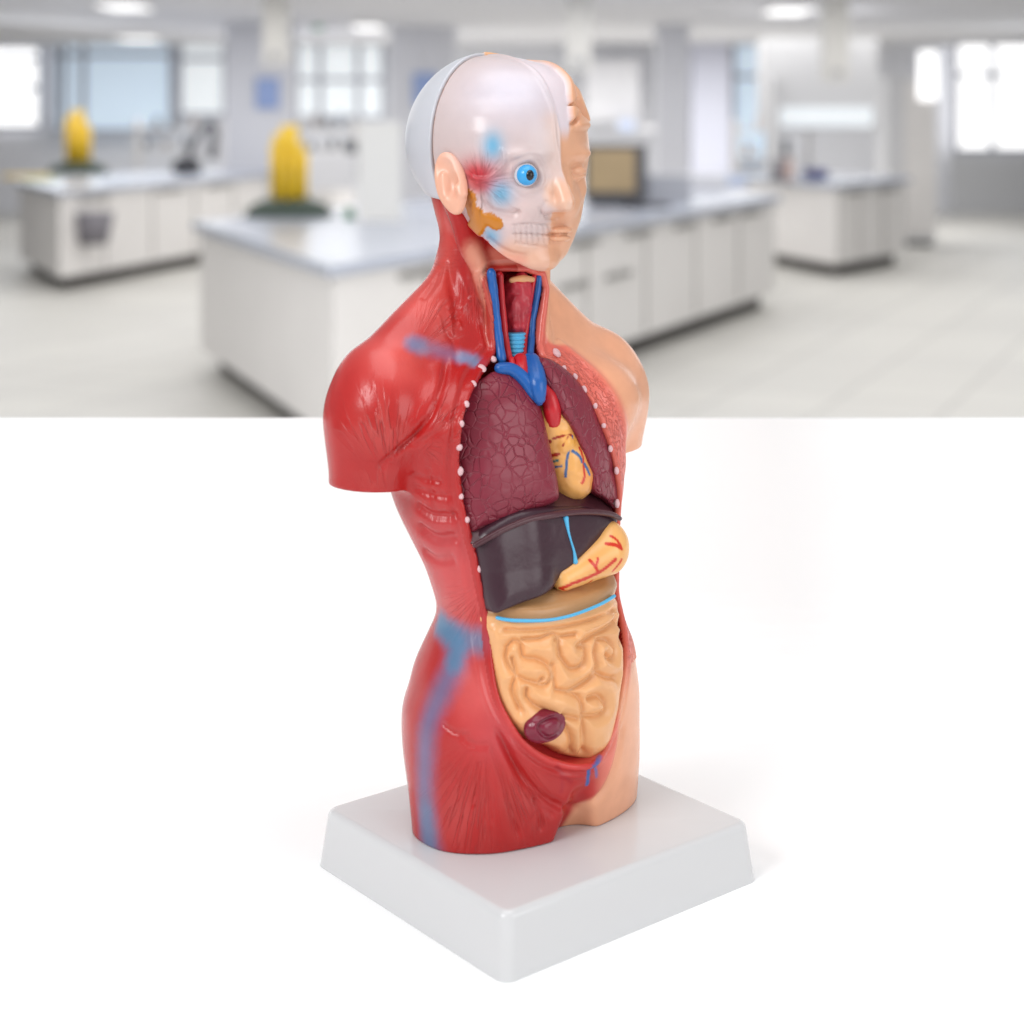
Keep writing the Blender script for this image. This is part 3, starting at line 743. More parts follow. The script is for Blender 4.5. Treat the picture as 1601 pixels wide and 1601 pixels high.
def lvx(p):
    u=(p[:,0]+2.55)/.6; w_=(p[:,0]+1.35)/.5
    return .12*np.exp(-u*u)+.12*np.exp(-w_*w_)-.1*np.exp(-((p[:,0]+.35)/.35)**2)*sst(9.6,8.6,p[:,2])
fn,lo,hi=slab(xz(lv),Yli,-.6,.22,.22,.12,lvx)
livo=organ('liver',fn,lo,hi,.05,M['liver'])
tube('ligament',S([(884,810),(888,830),(892,845),(897,862),(899,878)],fn)+np.array([.0,.02,0]),[.1,.045,.035,.045,.09],M['cyan'],n=10)
# stomach
def stomf(p):
    return smin(cap(p,(.0,1.5,8.38),(1.95,1.4,8.88),.42,.74),ell(p,(2.35,.95,9.12),(.7,.9,.8)),.4)+.03*vnoise(p,1.6,41)
def stp(V):
    C=np.tile(srgb(240,180,108),(len(V),1)); R_=srgb(206,48,28)
    C=blob(C,V,ptY(930,880,1.8),(.7,.7,.5),srgb(232,160,88),.6)
    for pts,w_ in [([(876,920),(890,915),(915,905),(940,893),(962,875)],.05),([(935,895),(930,885),(922,876)],.04),([(932,885),(935,873)],.03),([(948,850),(962,852),(972,858)],.05),([(955,838),(965,845),(972,858)],.035),([(958,893),(972,875)],.03),([(880,922),(905,918),(925,908)],.03)]:
        C=paint(C,V,S(pts,stomf),R_,w_,.04)
    return C
organ('stomach',stomf,(-.6,-.2,7.2),(3.4,2.5,10.7),.05,M['organ'],stp)
# intestine
Yg=lambda X,Z:Yo(X,Z,.12,.085)
gt=outline([(774,958),(777,1000),(782,1050),(790,1090),(803,1122),(825,1152),(852,1168),(876,1176),(895,1188),(922,1193),(942,1186),(958,1164),(969,1132),(977,1085),(982,1040),(980,990),(976,940),(974,897),(945,908),(905,924),(870,932),(825,940)],Yg)
def gx(p):
    return .0*p[:,0]
fn,lo,hi=slab(xz(gt),Yg,-.3,.55,.38,.2)
gutf=fn; GPF=PolyField(smooth_poly(xz(gt),3),1.)
GR=[[(792,1015),(790,1030),(800,1050),(818,1062),(840,1068),(848,1062)],[(792,1012),(802,1002),(814,1006),(816,1018),(820,1028),(838,1030)],[(818,1000),(845,998),(866,990),(876,998),(875,1012),(878,1024)],
    [(838,1030),(852,1036),(862,1048),(862,1062),(852,1072),(838,1068)],[(824,1078),(824,1090),(834,1102),(852,1112),(866,1118)],[(876,1024),(892,1044),(908,1042),(915,1030),(915,1012),(905,1010)],
    [(864,1040),(868,1062),(870,1078)],[(870,1078),(890,1080),(912,1068),(930,1055)],[(905,1010),(925,995),(945,985),(962,970)],[(935,1000),(930,1020),(934,1038),(928,1055)],[(934,1000),(950,1000),(960,1012),(958,1030),(948,1024)],
    [(934,1052),(948,1058),(962,1060)],[(888,1082),(905,1090),(912,1105),(910,1120)],[(920,1092),(935,1088),(946,1098),(945,1112),(932,1120),(912,1120)],[(912,1120),(912,1140),(910,1175)],[(866,1118),(882,1135),(892,1152),(890,1175)],
    [(790,985),(830,985),(880,980),(930,968),(968,950)],[(962,965),(968,985),(965,1000)],[(870,1000),(880,995),(900,992)],[(880,1120),(905,1125)],[(800,1030),(806,1055),(800,1080),(812,1110)]]
GP=[S(g,gutf) for g in GR]
bandL=S([(775,965),(800,969),(850,969),(885,963),(915,953),(940,942),(958,931)],gutf)
foldL=S([(779,952),(800,954),(850,954),(885,946),(915,936),(945,922),(962,912)],gutf)
def gdisp(V):
    d=np.zeros(len(V)); mn=np.full(len(V),9.); bandz=np.interp(V[:,0],bandL[:,0],bandL[:,2])-.15
    for L in GP: q,t=dline(V,L); mn=np.minimum(mn,q)
    d+=-.13*np.exp(-(mn/.07)**2)+.2*sst(.0,.4,mn)*sst(.0,.3,bandz-V[:,2])-.04
    d=d*sst(.0,-.3,GPF(V[:,0],V[:,2]))
    q,t=dline(V,foldL); d+=.12*np.exp(-(q/.22)**2)
    return d
def gpaint(V):
    C=np.tile(GUT,(len(V),1))
    zb=np.interp(V[:,0],bandL[:,0],bandL[:,2]); m=sst(-.02,.05,V[:,2]-zb)
    C=C+(srgb(178,132,88)-C)*(m*.95)[:,None]
    C=blob(C,V,ptY(800,945,2.),(.5,.8,.18),srgb(214,165,115),.6); C=blob(C,V,ptY(850,935,2.),(.5,.8,.15),srgb(205,165,125),.6)
    return C
go=organ('intestine',gutf,lo,hi,.05,M['organ'],gpaint,gdisp)
tube('colon_band',bandL+np.array([0,.08,0]),[.06,.06,.055,.055,.055,.06],M['cyan'],n=10,sub=3)
# caecum
cc=hit_h(851,1134,lambda X,Z:Yg(X,Z)-.18)
def caef(p):
    d=ell(p,cc,(.8,.42,.54)); q=p-cc
    r=np.sqrt((q[:,0]/.8)**2+(q[:,2]/.54)**2)+.16*vnoise(p,2.6,8)
    return d+np.where(q[:,1]>0,.12*np.exp(-((r-.52)/.13)**2)-.05*np.exp(-((r-.78)/.1)**2),0)*.8
organ('caecum',caef,cc-1.1,cc+1.1,.035,mat('caecum_purple',srgb(124,28,52),.2,build=soft_bump(300,.0003)))
# rib ends on the rim
pins=[(771,562),(754,577),(741,600),(729,630),(721.5,664),(718.5,698),(718,738),(721,776),(731,811),(740,850),(748,891),(869,552),(882,574),(899,590),(914,609),(930,636),(943,664),(953,700),(962,735),(965,788)]
PP=march(pins,outer); PN=grad(outer,PP,.05)
for k,(p_,n_) in enumerate(zip(PP,PN)):
    n_=n_/np.linalg.norm(n_); s_=(.105 if k not in (1,11) else .15)*rng.uniform(.78,1.15)
    v_,q_=sphere((0,0,0),(1,1,1),16,10); v_=v_*(1+.07*vnoise(v_*1.9+k*3.1,1.3,k)[:,None])
    a=np.cross(n_,(0,0,1)); a/=np.linalg.norm(a); b=np.cross(a,n_)
    L=np.stack([a,n_,b],0); v_=(v_*np.array([s_,.085,s_*rng.uniform(1.05,1.4)]))@L+p_+n_*.015+rng.uniform(-.04,.04,3)*np.array([1,0,1])
    mkmesh('rib_end',v_+OFF,q_,M['pin'],root)
# ------------------------------------------------------------------ STAND
def rbox(name,a0,b0,a1,b1,h,r,m,parent,zb=0.):
    """tapered slab with rounded corners and a softly rounded top edge"""
    rings=[]; n=10
    def ring(a,b,rc,z):
        P=[]
        for cx,cy,s in ((1,1,0),(-1,1,1),(-1,-1,2),(1,-1,3)):
            for i in range(n+1):
                t=math.pi/2*(s+i/n); P.append((cx*(a-rc)+rc*math.cos(t),cy*(b-rc)+rc*math.sin(t),z))
        return P
    rings.append(ring(a1-.15,b1-.15,r,zb)); rings.append(ring(a1,b1,r,zb)); rings.append(ring(a1,b1,r,zb+.02))
    rt=.22
    for i in range(9):
        t=math.pi/2*i/8; k=rt*(1-math.cos(t)); zz=h-rt+rt*math.sin(t); q=(zz-zb)/(h-zb)
        rings.append(ring(a1+(a0-a1)*q-k,b1+(b0-b1)*q-k,max(r-k*.6,.12),zz))
    rings.append(ring(.05,.05,.02,h))
    V=[p for R_ in rings for p in R_]; k=len(rings[0]); Q=[]
    for i in range(len(rings)-1):
        for j in range(k): j2=(j+1)%k; Q.append((i*k+j,i*k+j2,(i+1)*k+j2,(i+1)*k+j))
    return mkmesh(name,np.array(V),np.array(Q),m,parent,flip=False)
rbox('stand',5.3,5.01,5.52,5.23,1.97,.42,M['stand'],root)
# ------------------------------------------------------------------ white paper sweep the model stands on
M['paper']=mat('white_paper',(.97,.97,.97),.8,spec=.2)
zt=TZ-STAND_H*CM; yw=.735; ztop=CAMZ-474*yw/2630; rc=.05
prof=[(-.2,zt),(.2,zt),(yw-rc,zt)]
for i in range(1,13):
    t=math.pi/2*i/12; prof.append((yw-rc+rc*math.sin(t),zt+rc-rc*math.cos(t)))
prof.append((yw,ztop))
V=[];Q=[]
th_=.0015; n=len(prof)
P=np.array(prof); Tn=np.gradient(P,axis=0); Tn/=np.linalg.norm(Tn,axis=1)[:,None]; Nr=np.stack([Tn[:,1],-Tn[:,0]],1)
P2=P+Nr*th_
for xx in (-.7,.7):
    for q in P: V.append((xx,q[0],q[1]))
    for q in P2: V.append((xx,q[0],q[1]))
for i in range(n-1):
    Q.append((i,2*n+i,2*n+i+1,i+1)); Q.append((n+i,n+i+1,3*n+i+1,3*n+i))
    Q.append((i,i+1,n+i+1,n+i)); Q.append((2*n+i,3*n+i,3*n+i+1,2*n+i+1))
Q.append((n-1,3*n-1,4*n-1,2*n-1)); Q.append((0,n,3*n,2*n))
sw=mkmesh('backdrop',np.array(V),np.array(Q),M['paper'],None,flip=False,scale=1.)
for p_ in sw.data.polygons: p_.use_smooth=False
tag(sw,kind='structure')
# ------------------------------------------------------------------ THE LABORATORY BEHIND (real room, seen out of focus)
def zh(py,z): return 2630.*(CAMZ-z)/(py-180.)          # distance of a point seen at row py standing at height z
def G(px,py,z): d=zh(py,z); return np.array([(px-800.5)/2630.*d,d,z])
def GD(px,py,d): return np.array([(px-800.5)/2630.*d,d,CAMZ-(py-180.)/2630.*d])
LM={}
def lm(n,c,r=.5,**k):
    if n not in LM: LM[n]=mat(n,c,r,**k)
    return LM[n]
WH=lm('lab_white',srgb(222,219,217),.45,var=.03,vscale=2); TOP=lm('worktop_grey',srgb(176,182,196),.25,var=.05,vscale=3); DK=lm('plinth_dark',srgb(70,66,64),.6)
HND=lm('handle_grey',srgb(150,148,145),.4,metal=.3); WALL=lm('lab_wall_paint',srgb(222,223,228),.7,var=.03,vscale=.6); GL=lm('partition_glass',srgb(170,186,202),.12,var=.12,vscale=.5)
DARK=lm('dark_equipment',srgb(48,48,54),.4); GREY=lm('equipment_grey',srgb(165,166,170),.5); PANE=lm('window_daylight',(1,1,1),.5,emis=(1,1,1,1.1)); FR=lm('window_frame',srgb(165,168,178),.5)
YEL=lm('yellow_plastic',srgb(222,184,40),.35,var=.12,vscale=8); GRN=lm('dark_green_base',srgb(44,60,50),.5,var=.1,vscale=9)
def box(name,c,s,m,parent=None,rz=0,bev=.0):
    bm_v=[];x,y,z=[v/2 for v in s]
    V=np.array([(sx*x,sy*y,sz*z) for sx in (-1,1) for sy in (-1,1) for sz in (-1,1)],float)
    Q=np.array([(0,1,3,2),(4,6,7,5),(0,4,5,1),(2,3,7,6),(0,2,6,4),(1,5,7,3)])
    ca,sa=math.cos(rz),math.sin(rz)
    W=np.stack([V[:,0]*ca-V[:,1]*sa,V[:,0]*sa+V[:,1]*ca,V[:,2]],1)
    loc=np.array(c,float)
    o=mkmesh(name,W,Q,m,parent,flip=False,scale=1.,smooth=False)
    o.location=loc-(np.array(parent.location) if parent is not None and parent.parent is None else (np.array(parent['_o']) if parent is not None and '_o' in parent else 0))
    return o
def prism(name,poly,z0,z1,m,parent=None,inset=0.):
    P=np.array([q[:2] for q in poly],float); c=P.mean(0)
    if inset:
        R_=[]
        n=len(P)
        for i in range(n):
            a=P[i]-P[i-1]; b=P[(i+1)%n]-P[i]; a/=np.linalg.norm(a); b/=np.linalg.norm(b)
            na=np.array([-a[1],a[0]]); nb=np.array([-b[1],b[0]]); k=na+nb; k/= (1+na@nb)
            s_=1 if np.cross(a,b)>0 else -1
            R_.append(P[i]+k*inset*ORI)
        P=np.array(R_)
    n=len(P); V=np.concatenate([np.c_[P,np.full(n,z0)],np.c_[P,np.full(n,z1)]])
    if parent is not None: V=V-np.array(parent.location)
    me=bpy.data.meshes.new(name); me.from_pydata([tuple(v) for v in V],[],[tuple(range(n))[::-1],tuple(range(n,2*n))]+[(i,(i+1)%n,(i+1)%n+n,i+n) for i in range(n)])
    o=bpy.data.objects.new(name,me); col.objects.link(o); me.materials.append(m)
    if parent is not None: o.parent=parent
    return o
ORI=1
def bench(label,c,l,r,handles,extra=None,zt_=.9):
    """worktop corners: near corner, left end, right end; c, l, r are worktop points in the room"""
    far=l+r-c; poly=[c,r,far,l]
    root_=empty('laboratory_bench',(float(c[0]),float(c[1]),0.),0,label,'bench','white laboratory benches')
    prism('worktop',poly,zt_-.05,zt_,TOP,root_)
    prism('cabinet',poly,.13,zt_-.05,WH,root_,.05)
    prism('plinth',poly,0.004,.13,DK,root_,.16)
    e=(r-c); L=np.linalg.norm(e[:2]); u=e/L; nrm=np.array([u[1],-u[0],0]); rz=math.atan2(u[1],u[0])
    k=0
    for t,zz,ln in handles:
        p=c+u*(t*L)-nrm*(.05-.012); p=np.array([p[0],p[1],zz])
        box('drawer_handle',p,(ln,.03,.03),HND,root_,rz)
    # drawer joints
    m=max(3,int(L/.9))
    for i in range(1,m):
        p=c+u*(L*i/m)-nrm*(.05-.003); box('drawer_joint',(p[0],p[1],.49),(.012,.012,.66),HND,root_,rz)
    return root_
c1,l1,r1=G(515,415,.9),G(300,345,.9),G(1222,305,.9)
hs1=[(.13,.79,.42),(.3,.79,.42),(.42,.79,.42),(.55,.79,.42),(.68,.79,.4),(.8,.79,.4),(.9,.79,.4),(.4,.56,.42),(.5,.56,.42)]
b1=bench('long white bench with grey worktop running behind the model towards the right',c1,l1,r1,hs1)
c2,l2,r2=G(88,297,.9),G(22,281,.9),G(560,258,.9)
b2=bench('far white bench at the left carrying the smaller yellow rack',c2,l2,r2,[(.1,.8,.5),(.3,.8,.5),(.45,.8,.5)])
c3=G(1308,287,.9); l3=G(1130,272,.9); r3=G(1425,277,.9)
b3=bench('short white bench in the right background carrying a dark blue tub',c3,l3,r3,[(.3,.8,.4),(.7,.8,.4)])
# waste basket hung on the far left bench
wb=GD(150,345,zh(297,.9)*1.045)
def frus(name,c,r0,r1_,h,m,parent=None,n=20,sy=1.):
    V=[];Q=[]
    pr=[(0.001,0),(r0,0),(r1_,h),(r1_*.9,h),(r0*.88,h*.08),(0.001,h*.08)] if False else [(0.001,0),(r0,0),(r0+(r1_-r0)*.5,h*.5),(r1_,h),(0.001,h)]
    for r_,z_ in pr:
        for i in range(n): a=2*math.pi*i/n; V.append((r_*math.cos(a),r_*sy*math.sin(a),z_))
    for j in range(len(pr)-1):
        for i in range(n): i2=(i+1)%n; Q.append((j*n+i,j*n+i2,(j+1)*n+i2,(j+1)*n+i))
    o=mkmesh(name,np.array(V),np.array(Q),m,parent,flip=False,scale=1.); o.location=np.array(c)-(np.array(parent.location) if parent is not None else 0); return o
o=frus('waste_basket',wb-np.array([0,.1,.2]),.13,.19,.28,lm('basket_grey',srgb(120,117,124),.5)); tag(o,'dark grey tapered basket hooked on the front of the far left bench','basket')
# yellow racks on dark green bases
def rack(px,pyb,wpx,hpx,z,label):
    p=G(px,pyb,z); s=p[1]/2630.
    r_=empty('pipette_rack',tuple(p),0,label,'rack','yellow pipette racks')
    R_=wpx*s/2; v_,q_=sphere((0,0,0),(1,1,1),28,16); v_=v_*np.array([R_,R_*.75,hpx[0]*s]); v_=v_[:,:]; v_[:,2]=np.maximum(v_[:,2],0.003)
    mkmesh('rack_base',v_,q_,GRN,r_,flip=False,scale=1.)
    h=hpx[1]*s; b=hpx[0]*s*.75
    frus('rack_column',p+np.array([0,0,b]),wpx*.1*s,wpx*.1*s,h*.95,YEL,r_)
    for i in range(8):
        a=i*math.pi/4; rr=wpx*.17*s; q=p+np.array([math.cos(a)*rr,math.sin(a)*rr,b*.9])
        frus('pipette',q,wpx*.035*s,wpx*.045*s,h*(.62+.12*(i%3)),YEL,r_,10)
    return r_
rack(452,338,140,(32,125),.9,'yellow pipette rack with dark green base on the long near bench')
rack(122,272,96,(22,88),.9,'smaller yellow pipette rack with dark green base on the far left bench')
# monitor + keyboard + grey unit on the near bench
p=G(962,322,.9); s=p[1]/2630.; r_=empty('computer_monitor',tuple(p),-.25,'black computer monitor with a tan screen on the long bench right of the head','monitor')
def bx(name,c,sz,m,parent):   # local box inside a rotated empty
    o=box(name,(0,0,0),sz,m,None); o.parent=parent; o.location=c; return o
bx('monitor_case',(0,0,52*s),(96*s,.12,88*s),DARK,r_); bx('screen',(-3*s,-.065,56*s),(74*s,.012,66*s),lm('tan_screen',srgb(150,128,92),.4,var=.08,vscale=6),r_)
bx('monitor_foot',(0,0,6*s),(70*s,.3,12*s),DARK,r_)
p=G(1010,325,.9); o=box('keyboard',(p[0],p[1],.915),(.3,.14,.03),DARK,None,.3); tag(o,'black keyboard lying to the right of the tan monitor','keyboard')
p=G(1042,318,.9); o=box('instrument_case',(p[0],p[1]+.2,.9+.1),(.3,.3,.2),lm('case_grey',srgb(160,162,170),.5),None,.3); tag(o,'pale grey instrument case on the bench behind the keyboard','instrument')
p=G(590,345,.9); o=box('upright_cabinet',(p[0],p[1]+.15,.9+.3),(.26,.3,.6),lm('cabinet_cream',srgb(208,207,204),.5),None,.1); tag(o,'pale upright cabinet standing on the long bench left of the head','cabinet')
p=G(546,341,.9); o=frus('green_jar',p,.035,.03,.06,lm('green_jar',srgb(70,130,90),.4)); tag(o,'small green jar on the bench beside the pale upright cabinet','jar')
# microscope on the far left bench
p=G(292,272,.9); s=p[1]/2630.; r_=empty('microscope',tuple(p),0,'dark microscope with bent arm on the far left bench','microscope')
v_,q_=sphere((0,0,0),(1,1,1),18,10); v_=v_*np.array([24*s,.12,16*s]); mkmesh('foot',v_+np.array([0,0,12*s]),q_,DARK,r_,flip=False,scale=1.)
tube('arm',np.array([(0,0,20*s),(12*s,0,50*s),(32*s,0,76*s),(44*s,0,70*s),(40*s,0,30*s)]),[6*s,5*s,7*s,6*s,8*s],lm('arm_grey',srgb(92,92,98),.4),None,n=10); ob=col.objects[-1] if False else bpy.data.objects['arm']
# tube() works in cm with the stand offset; undo both here
ob.data.transform(__import__('mathutils').Matrix.Diagonal((100,-100,100,1))); 
for v in ob.data.vertices: v.co.z-=STAND_H
ob.parent=r_
# tubs and small things
p=G(1275,280,.9); o=frus('blue_tub',p,.12,.13,.1,lm('navy_tub',srgb(72,76,130),.4)); tag(o,'dark blue round tub on the short bench in the right background','tub')
p=G(1222,284,.9); o=frus('dark_bottle',p+np.array([0,.3,0]),.055,.05,.22,lm('bottle_grey',srgb(112,110,118),.4)); tag(o,'dark grey bottle just left of the blue tub','bottle')
# floor, walls, ceiling
FB=26.5; CE=2.62
def tiles(nt,b):
    tc=N(nt,'ShaderNodeTexCoord'); mp=N(nt,'ShaderNodeMapping'); mp.inputs['Rotation'].default_value=(0,0,.42); br=N(nt,'ShaderNodeTexBrick')
    br.offset=0.; br.inputs['Scale'].default_value=1.; br.inputs['Brick Width'].default_value=.6; br.inputs['Row Height'].default_value=.6; br.inputs['Mortar Size'].default_value=.012
    br.inputs['Color1'].default_value=(*srgb(204,202,196),1); br.inputs['Color2'].default_value=(*srgb(197,195,190),1); br.inputs['Mortar'].default_value=(*srgb(176,174,170),1)
    nt.links.new(tc.outputs['Object'],mp.inputs[0]); nt.links.new(mp.outputs[0],br.inputs['Vector']); nt.links.new(br.outputs['Color'],b.inputs['Base Color'])
FLM=lm('lab_floor_vinyl',srgb(205,203,197),.5,build=tiles)
sheet=box('floor',(0,14.0,-.02),(34,29,.04),FLM); tag(sheet,kind='structure')
tag(box('ceiling',(0,17,CE+.05),(34,23,.1),lm('ceiling_white',srgb(222,222,226),.8)),kind='structure')
wal=tag(box('back_wall',(0,FB+.1,1.3),(34,.2,2.7),WALL),kind='structure')
# beams under the ceiling
for k,(y_,c_) in enumerate([(18.5,0)]):
    pass
def slabpx(name,x0_,x1_,y0_,y1_,d,m,thick=.12,parent=None):
    a=GD(x0_,y0_,d); b=GD(x1_,y1_,d); return box(name,((a[0]+b[0])/2,d+thick/2,(a[2]+b[2])/2),(abs(b[0]-a[0]),thick,abs(a[2]-b[2])),m,parent)
def window(label,x0_,x1_,y0_,y1_,d,xs,ys,pane=PANE,group=None):
    a=GD(x0_,y0_,d); b=GD(x1_,y1_,d); c=(a+b)/2
    r_=empty('window',tuple(c),0,label,'window',group)
    slabpx('pane',x0_,x1_,y0_,y1_,d-.02,pane,.02,r_)
    for x in [x0_,x1_]+list(xs): slabpx('mullion',x-4,x+4,y0_,y1_,d-.07,FR,.05,r_)
    for y in [y0_,y1_]+list(ys): slabpx('glazing_bar',x0_-4,x1_+4,y-3.5,y+3.5,d-.073,FR,.045,r_)
    return r_
window('bright window at the far left edge of the laboratory with horizontal bars',-30,63,22,200,FB-.1,[],[72,93,138])
window('large bright window at the right edge above a grey wall panel',1494,1640,44,236,FB-.3,[1552],[117])
GLB=lm('glass_bluish',srgb(176,196,214),.15,emis=(.75,.85,.95,.45),var=.1,vscale=.4)  # bluish panes emit a little, standing in for light behind the glass
window('tall blue tinted glazed partition behind the left bench',84,268,40,205,FB-.5,[100,130],[86],GLB,None)
window('narrow pale glazed partition left of the white column with the blue notice',280,352,36,180,FB-.5,[],[92],lm('glass_pale',srgb(200,206,210),.2,emis=(.85,.88,.9,.5)),None)  # pale glass also has a glow put into its material
window('pale window between the two white columns',462,600,60,185,FB-.4,[500,560],[125],lm('glass_pale',(1,1,1)),None)
window('tall pale blue window left of the white fume hood',1146,1200,62,255,FB-.3,[],[120],GLB,None)
o=slabpx('wall_panel',1488,1640,238,342,FB-.25,lm('panel_grey',srgb(196,197,200),.6)); tag(o,'plain grey wall panel under the large right window','panel')
def column(x0_,x1_,d,label,m=None):
    a=GD(x0_,0,d); b=GD(x1_,0,d); o=box('column',((a[0]+b[0])/2,d+.2,CE/2),(b[0]-a[0],.4,CE),m or lm('column_white',srgb(206,207,214),.6)); return tag(o,label,'column',"white columns of the laboratory")
column(352,455,19.5,'white column left of the head with one blue notice on it'); column(612,712,20.5,'white column touching the back of the head in view'); column(1028,1078,20,'narrow white column right of the head'); 
column(1082,1142,25.3,'pale lilac wall pier beside the tall blue window',lm('pier_lilac',srgb(204,206,220),.6))
PO=lm('notice_blue',srgb(140,160,205),.6)
o=slabpx('notice',400,436,122,170,19.45,PO,.02); tag(o,'pale blue notice hung on the left white column','notice'); o=slabpx('notice',646,684,114,166,20.45,PO,.02); tag(o,'pale blue notice partly hidden behind the head','notice')
# reagent shelves on the benches with bottles
def shelf(px0,px1,py,z0,label,n,seed):
    a=G(px0,py,.9); b=G(px1,py,.9); c=(a+b)/2; r_=empty('reagent_shelf',(c[0],c[1],.9),0,label,'shelf','reagent shelves on the benches'); w_=b[0]-a[0]; R0=random.Random(seed)
    for sx in (-1,1): bx('post',(sx*w_/2,0,.3),(.04,.2,.6),WH,r_)
    for hh in (.2,.48): bx('board',(0,0,hh),(w_,.26,.03),WH,r_)
    cols=[srgb(120,124,132),srgb(186,176,170),srgb(205,206,210),srgb(92,96,104),srgb(170,178,190),srgb(190,160,140)]
    ords=['first','second','third','fourth','fifth','sixth','seventh','eighth']; tn=['grey','beige','white','dark','bluish','tan']
    for i in range(n):
        x=-w_/2+.08+(w_-.16)*(i+.5)/n+R0.uniform(-.02,.02); hh=(.215,.495)[i%2]; ci=R0.randrange(6)
        o=frus('bottle',np.array([c[0]+x,c[1]-.02,.9+hh+.001]),.04,.034,R0.uniform(.09,.18),lm('bottle_tint_%d'%ci,cols[ci],.3),None,10)
        tag(o,tn[ci]+' bottle, '+ords[i]+' from the left on the '+label.split(' with')[0],'bottle','bottles on the '+label.split(' with')[0])
shelf(215,350,258,.9,'reagent shelf on the far left bench with several bottles',8,1)
shelf(470,556,262,.9,'reagent shelf behind the larger yellow rack with bottles',7,2)
shelf(1150,1265,274,.9,'reagent shelf on the short right bench with bottles',6,5)
# fume hood + tall cabinet right
r_=empty('fume_hood',tuple(G(1290,287,.9)+np.array([0,1.3,0])),0,'tall white fume hood above the short right bench','fume hood'); 
d_=r_.location[1]; w_=(1375-1196)/2630.*d_
bx('hood_body',(GD(1285,0,d_)[0]-r_.location[0],.3,.95),(w_,.5,.95),lm('hood_white',srgb(206,206,208),.5),r_); bx('side_panel',(GD(1206,0,d_)[0]-r_.location[0],-.1,.5),(.06,.5,1.0),lm('hood_white',WHITE),r_); bx('sash',(GD(1285,0,d_)[0]-r_.location[0],.04,.62),(w_*.9,.02,.2),lm('glass_pale',WHITE),r_)
a=G(1425,385,0); d_=a[1]
r_=empty('tall_cabinet',(a[0],d_,0),0,'tall white cabinet standing at the end of the short right bench','cabinet'); bx('body',(0,.35,1.03),(74/2630*d_,.7,1.95),lm('hood_white',WHITE),r_); bx('door',(.1,-.012,1.03),(48/2630*d_,.02,1.8),WH,r_); bx('plinth',(0,.36,.03),(70/2630*d_,.62,.055),DK,r_)
o=slabpx('strip_lamp',1437,1466,80,156,d_-.05,PANE,.03); tag(o,'short upright bright lamp panel on the tall white cabinet','lamp')
# ceiling lamps
for k,(px,py,w_,lb) in enumerate([(1232,16,60,'bright ceiling lamp above the fume hood'),(215,60,50,'ceiling lamp in front of the blue partition'),(575,42,40,'ceiling lamp left of the head, farthest back'),(195,10,60,'ceiling lamp at the top left, nearest the camera')]):
    d_=2630.*(CE-.03-CAMZ)/(180.-py); X=(px-800.5)/2630*d_
    r_=empty('ceiling_lamp',(X,d_,CE-.035),0,lb,'ceiling lamp','ceiling lamps'); bx('frame',(0,0,.015),(w_/2630*d_*1.08,.9,.03),WH,r_); bx('diffuser',(0,0,-.008),(w_/2630*d_,.8,.015),lm('lamp_diffuser',(1,1,1),.5,emis=(1,1,1,1.05)),r_)
# hanging service arms
for px,dd,zb_,lb in [(905,15.3,1.95,'pale service duct hanging from the ceiling just right of the head'),(1305,15.5,1.85,'pale service duct hanging above the short right bench'),(432,15.4,2.0,'cream service duct hanging above the larger yellow rack')]:
    p=GD(px,0,dd); r_=empty('service_duct',(p[0],dd,CE),0,lb,'duct','service ducts hanging from the ceiling'); h_=CE-zb_
    bx('column_box',(0,0,-h_*.5-.001),(.22,.22,h_),lm('duct_cream',srgb(206,204,200),.5),r_); bx('outlet',(.0,-.13,-h_+.08),(.08,.03,.06),GREY,r_)
o=box('exit_light',GD(497,42,20.3),(.14,.05,.08),lm('exit_green',srgb(110,165,130),.5)); tag(o,'small green light high on the wall left of the head','light')
def clutter(name,px,py,back,sz,m,label,cat,z=.9,rz=0.):
    p=G(px,py,z); o=box(name,(p[0],p[1]+back,z+.002+sz[2]/2),sz,m,None,rz); tag(o,label,cat)
clutter('paper_stack',32,279,.2,(.42,.3,.03),lm('paper_yellow',srgb(226,196,110),.6),'yellow papers lying left of the smaller yellow rack','papers')
clutter('folder',62,283,.1,(.3,.2,.02),lm('folder_green',srgb(188,206,170),.6),'pale green folder lying in front of the smaller yellow rack','folder')
clutter('centrifuge',505,300,.6,(.42,.35,.3),lm('case_white',srgb(206,206,210),.4),'pale boxy centrifuge on the long bench right of the larger yellow rack','centrifuge')
clutter('sample_box',1105,300,.2,(.35,.3,.14),lm('case_white',WHITE),'white sample box near the right end of the long bench','box')
clutter('blue_crate',1150,296,.5,(.3,.25,.1),lm('crate_blue',srgb(176,188,214),.5),'pale blue crate near the right end of the long bench','crate')
clutter('red_cap_flask',1246,284,.5,(.09,.09,.2),lm('flask_rose',srgb(196,168,160),.4),'rose tinted flask box behind the blue tub','flask')
clutter('white_oven',430,262,.6,(.7,.5,.4),lm('case_white',WHITE),'white oven on the far left bench behind the larger yellow rack','oven')
clutter('dark_socket_tower',545,288,.3,(.1,.1,.4),lm('tower_dark',srgb(96,98,104),.5),'dark narrow socket tower left of the pale upright cabinet','socket tower')
o=slabpx('wall_shelf',960,1025,196,204,25.0,lm('shelf_white',srgb(210,210,214),.5),.3); tag(o,'white wall shelf above the computer monitor','shelf')
o=slabpx('wall_cupboard',915,1000,95,188,25.2,lm('case_white',WHITE),.5); tag(o,'white wall cupboard right of the head at eye level','cupboard')
o=slabpx('storage_crate',968,992,188,204,24.9,lm('crate_blue',WHITE),.2); tag(o,'small blue crate standing on the wall shelf','crate')
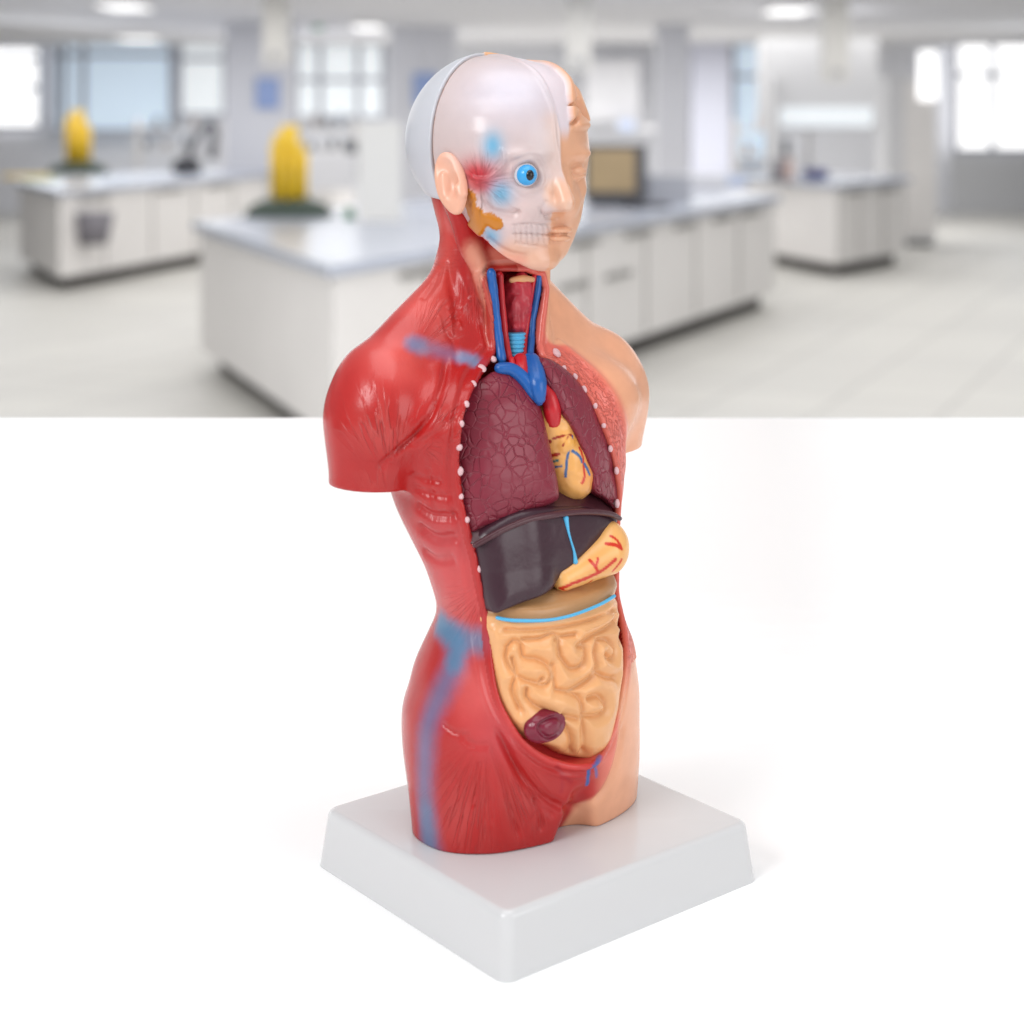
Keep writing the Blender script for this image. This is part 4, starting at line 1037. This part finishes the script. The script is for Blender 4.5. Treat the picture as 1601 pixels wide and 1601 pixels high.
# daylight and lamps of the room
# ------------------------------------------------------------------ light
w=bpy.data.worlds.new('World'); scene.world=w; w.use_nodes=True
w.node_tree.nodes['Background'].inputs[0].default_value=(.96,.98,1,1); w.node_tree.nodes['Background'].inputs[1].default_value=.46
def area(name,loc,target,size,power,colr=(1,1,1),sy=None):
    l=bpy.data.lights.new(name,'AREA'); l.energy=power; l.size=size; l.color=colr
    if sy: l.shape='RECTANGLE'; l.size_y=sy
    o=bpy.data.objects.new(name,l); col.objects.link(o); o.location=loc
    from mathutils import Vector
    o.rotation_euler=(Vector(target)-Vector(loc)).to_track_quat('-Z','Y').to_euler(); return o
tgt=(0,.6,CAMZ-.12)
area('key_softbox',(-.75,-.25,CAMZ+.55),tgt,.5,7.7)
area('fill_softbox',(.9,-.1,CAMZ+.15),tgt,.7,4.0)
area('top_softbox',(0,.5,CAMZ+.8),tgt,.8,4.6)
# rows of ceiling lamps lighting the laboratory, and daylight from its windows
for y_,e_ in ((8,65),(11,95),(14,115),(17.3,150),(22.7,380)): area('room_lamps',(0,y_,CE-.08),(0,y_,0),11,e_,(1,.99,.97),1.6)
area('window_daylight_left',(-6,20,1.8),(0,16,.8),3,22,(.93,.96,1),1.4); area('window_daylight_right',(7.5,21,1.7),(2,14,.6),3,26,(.93,.96,1),1.4)
area('room_front_fill',(0,4.0,1.75),(0,16,1.3),8,235,(1,1,1),1.6)  # added fill from the camera side, no fitting in the room; brightens fronts and ceiling
# ------------------------------------------------------------------ camera
cd=bpy.data.cameras.new('camera'); cam=bpy.data.objects.new('camera',cd); col.objects.link(cam)
cam.location=(0,0,CAMZ); cam.rotation_euler=(math.pi/2,0,0)
cd.sensor_width=36; cd.lens=f/1601*36; cd.shift_y=-(800.5-yh)/1601; cd.clip_start=.05; cd.clip_end=100
cd.dof.use_dof=True; cd.dof.focus_distance=.585; cd.dof.aperture_fstop=9.5
scene.camera=cam
scene.view_settings.view_transform='Standard'; scene.view_settings.look='None'; scene.view_settings.gamma=1; scene.view_settings.use_curve_mapping=False
scene.view_settings.exposure=0
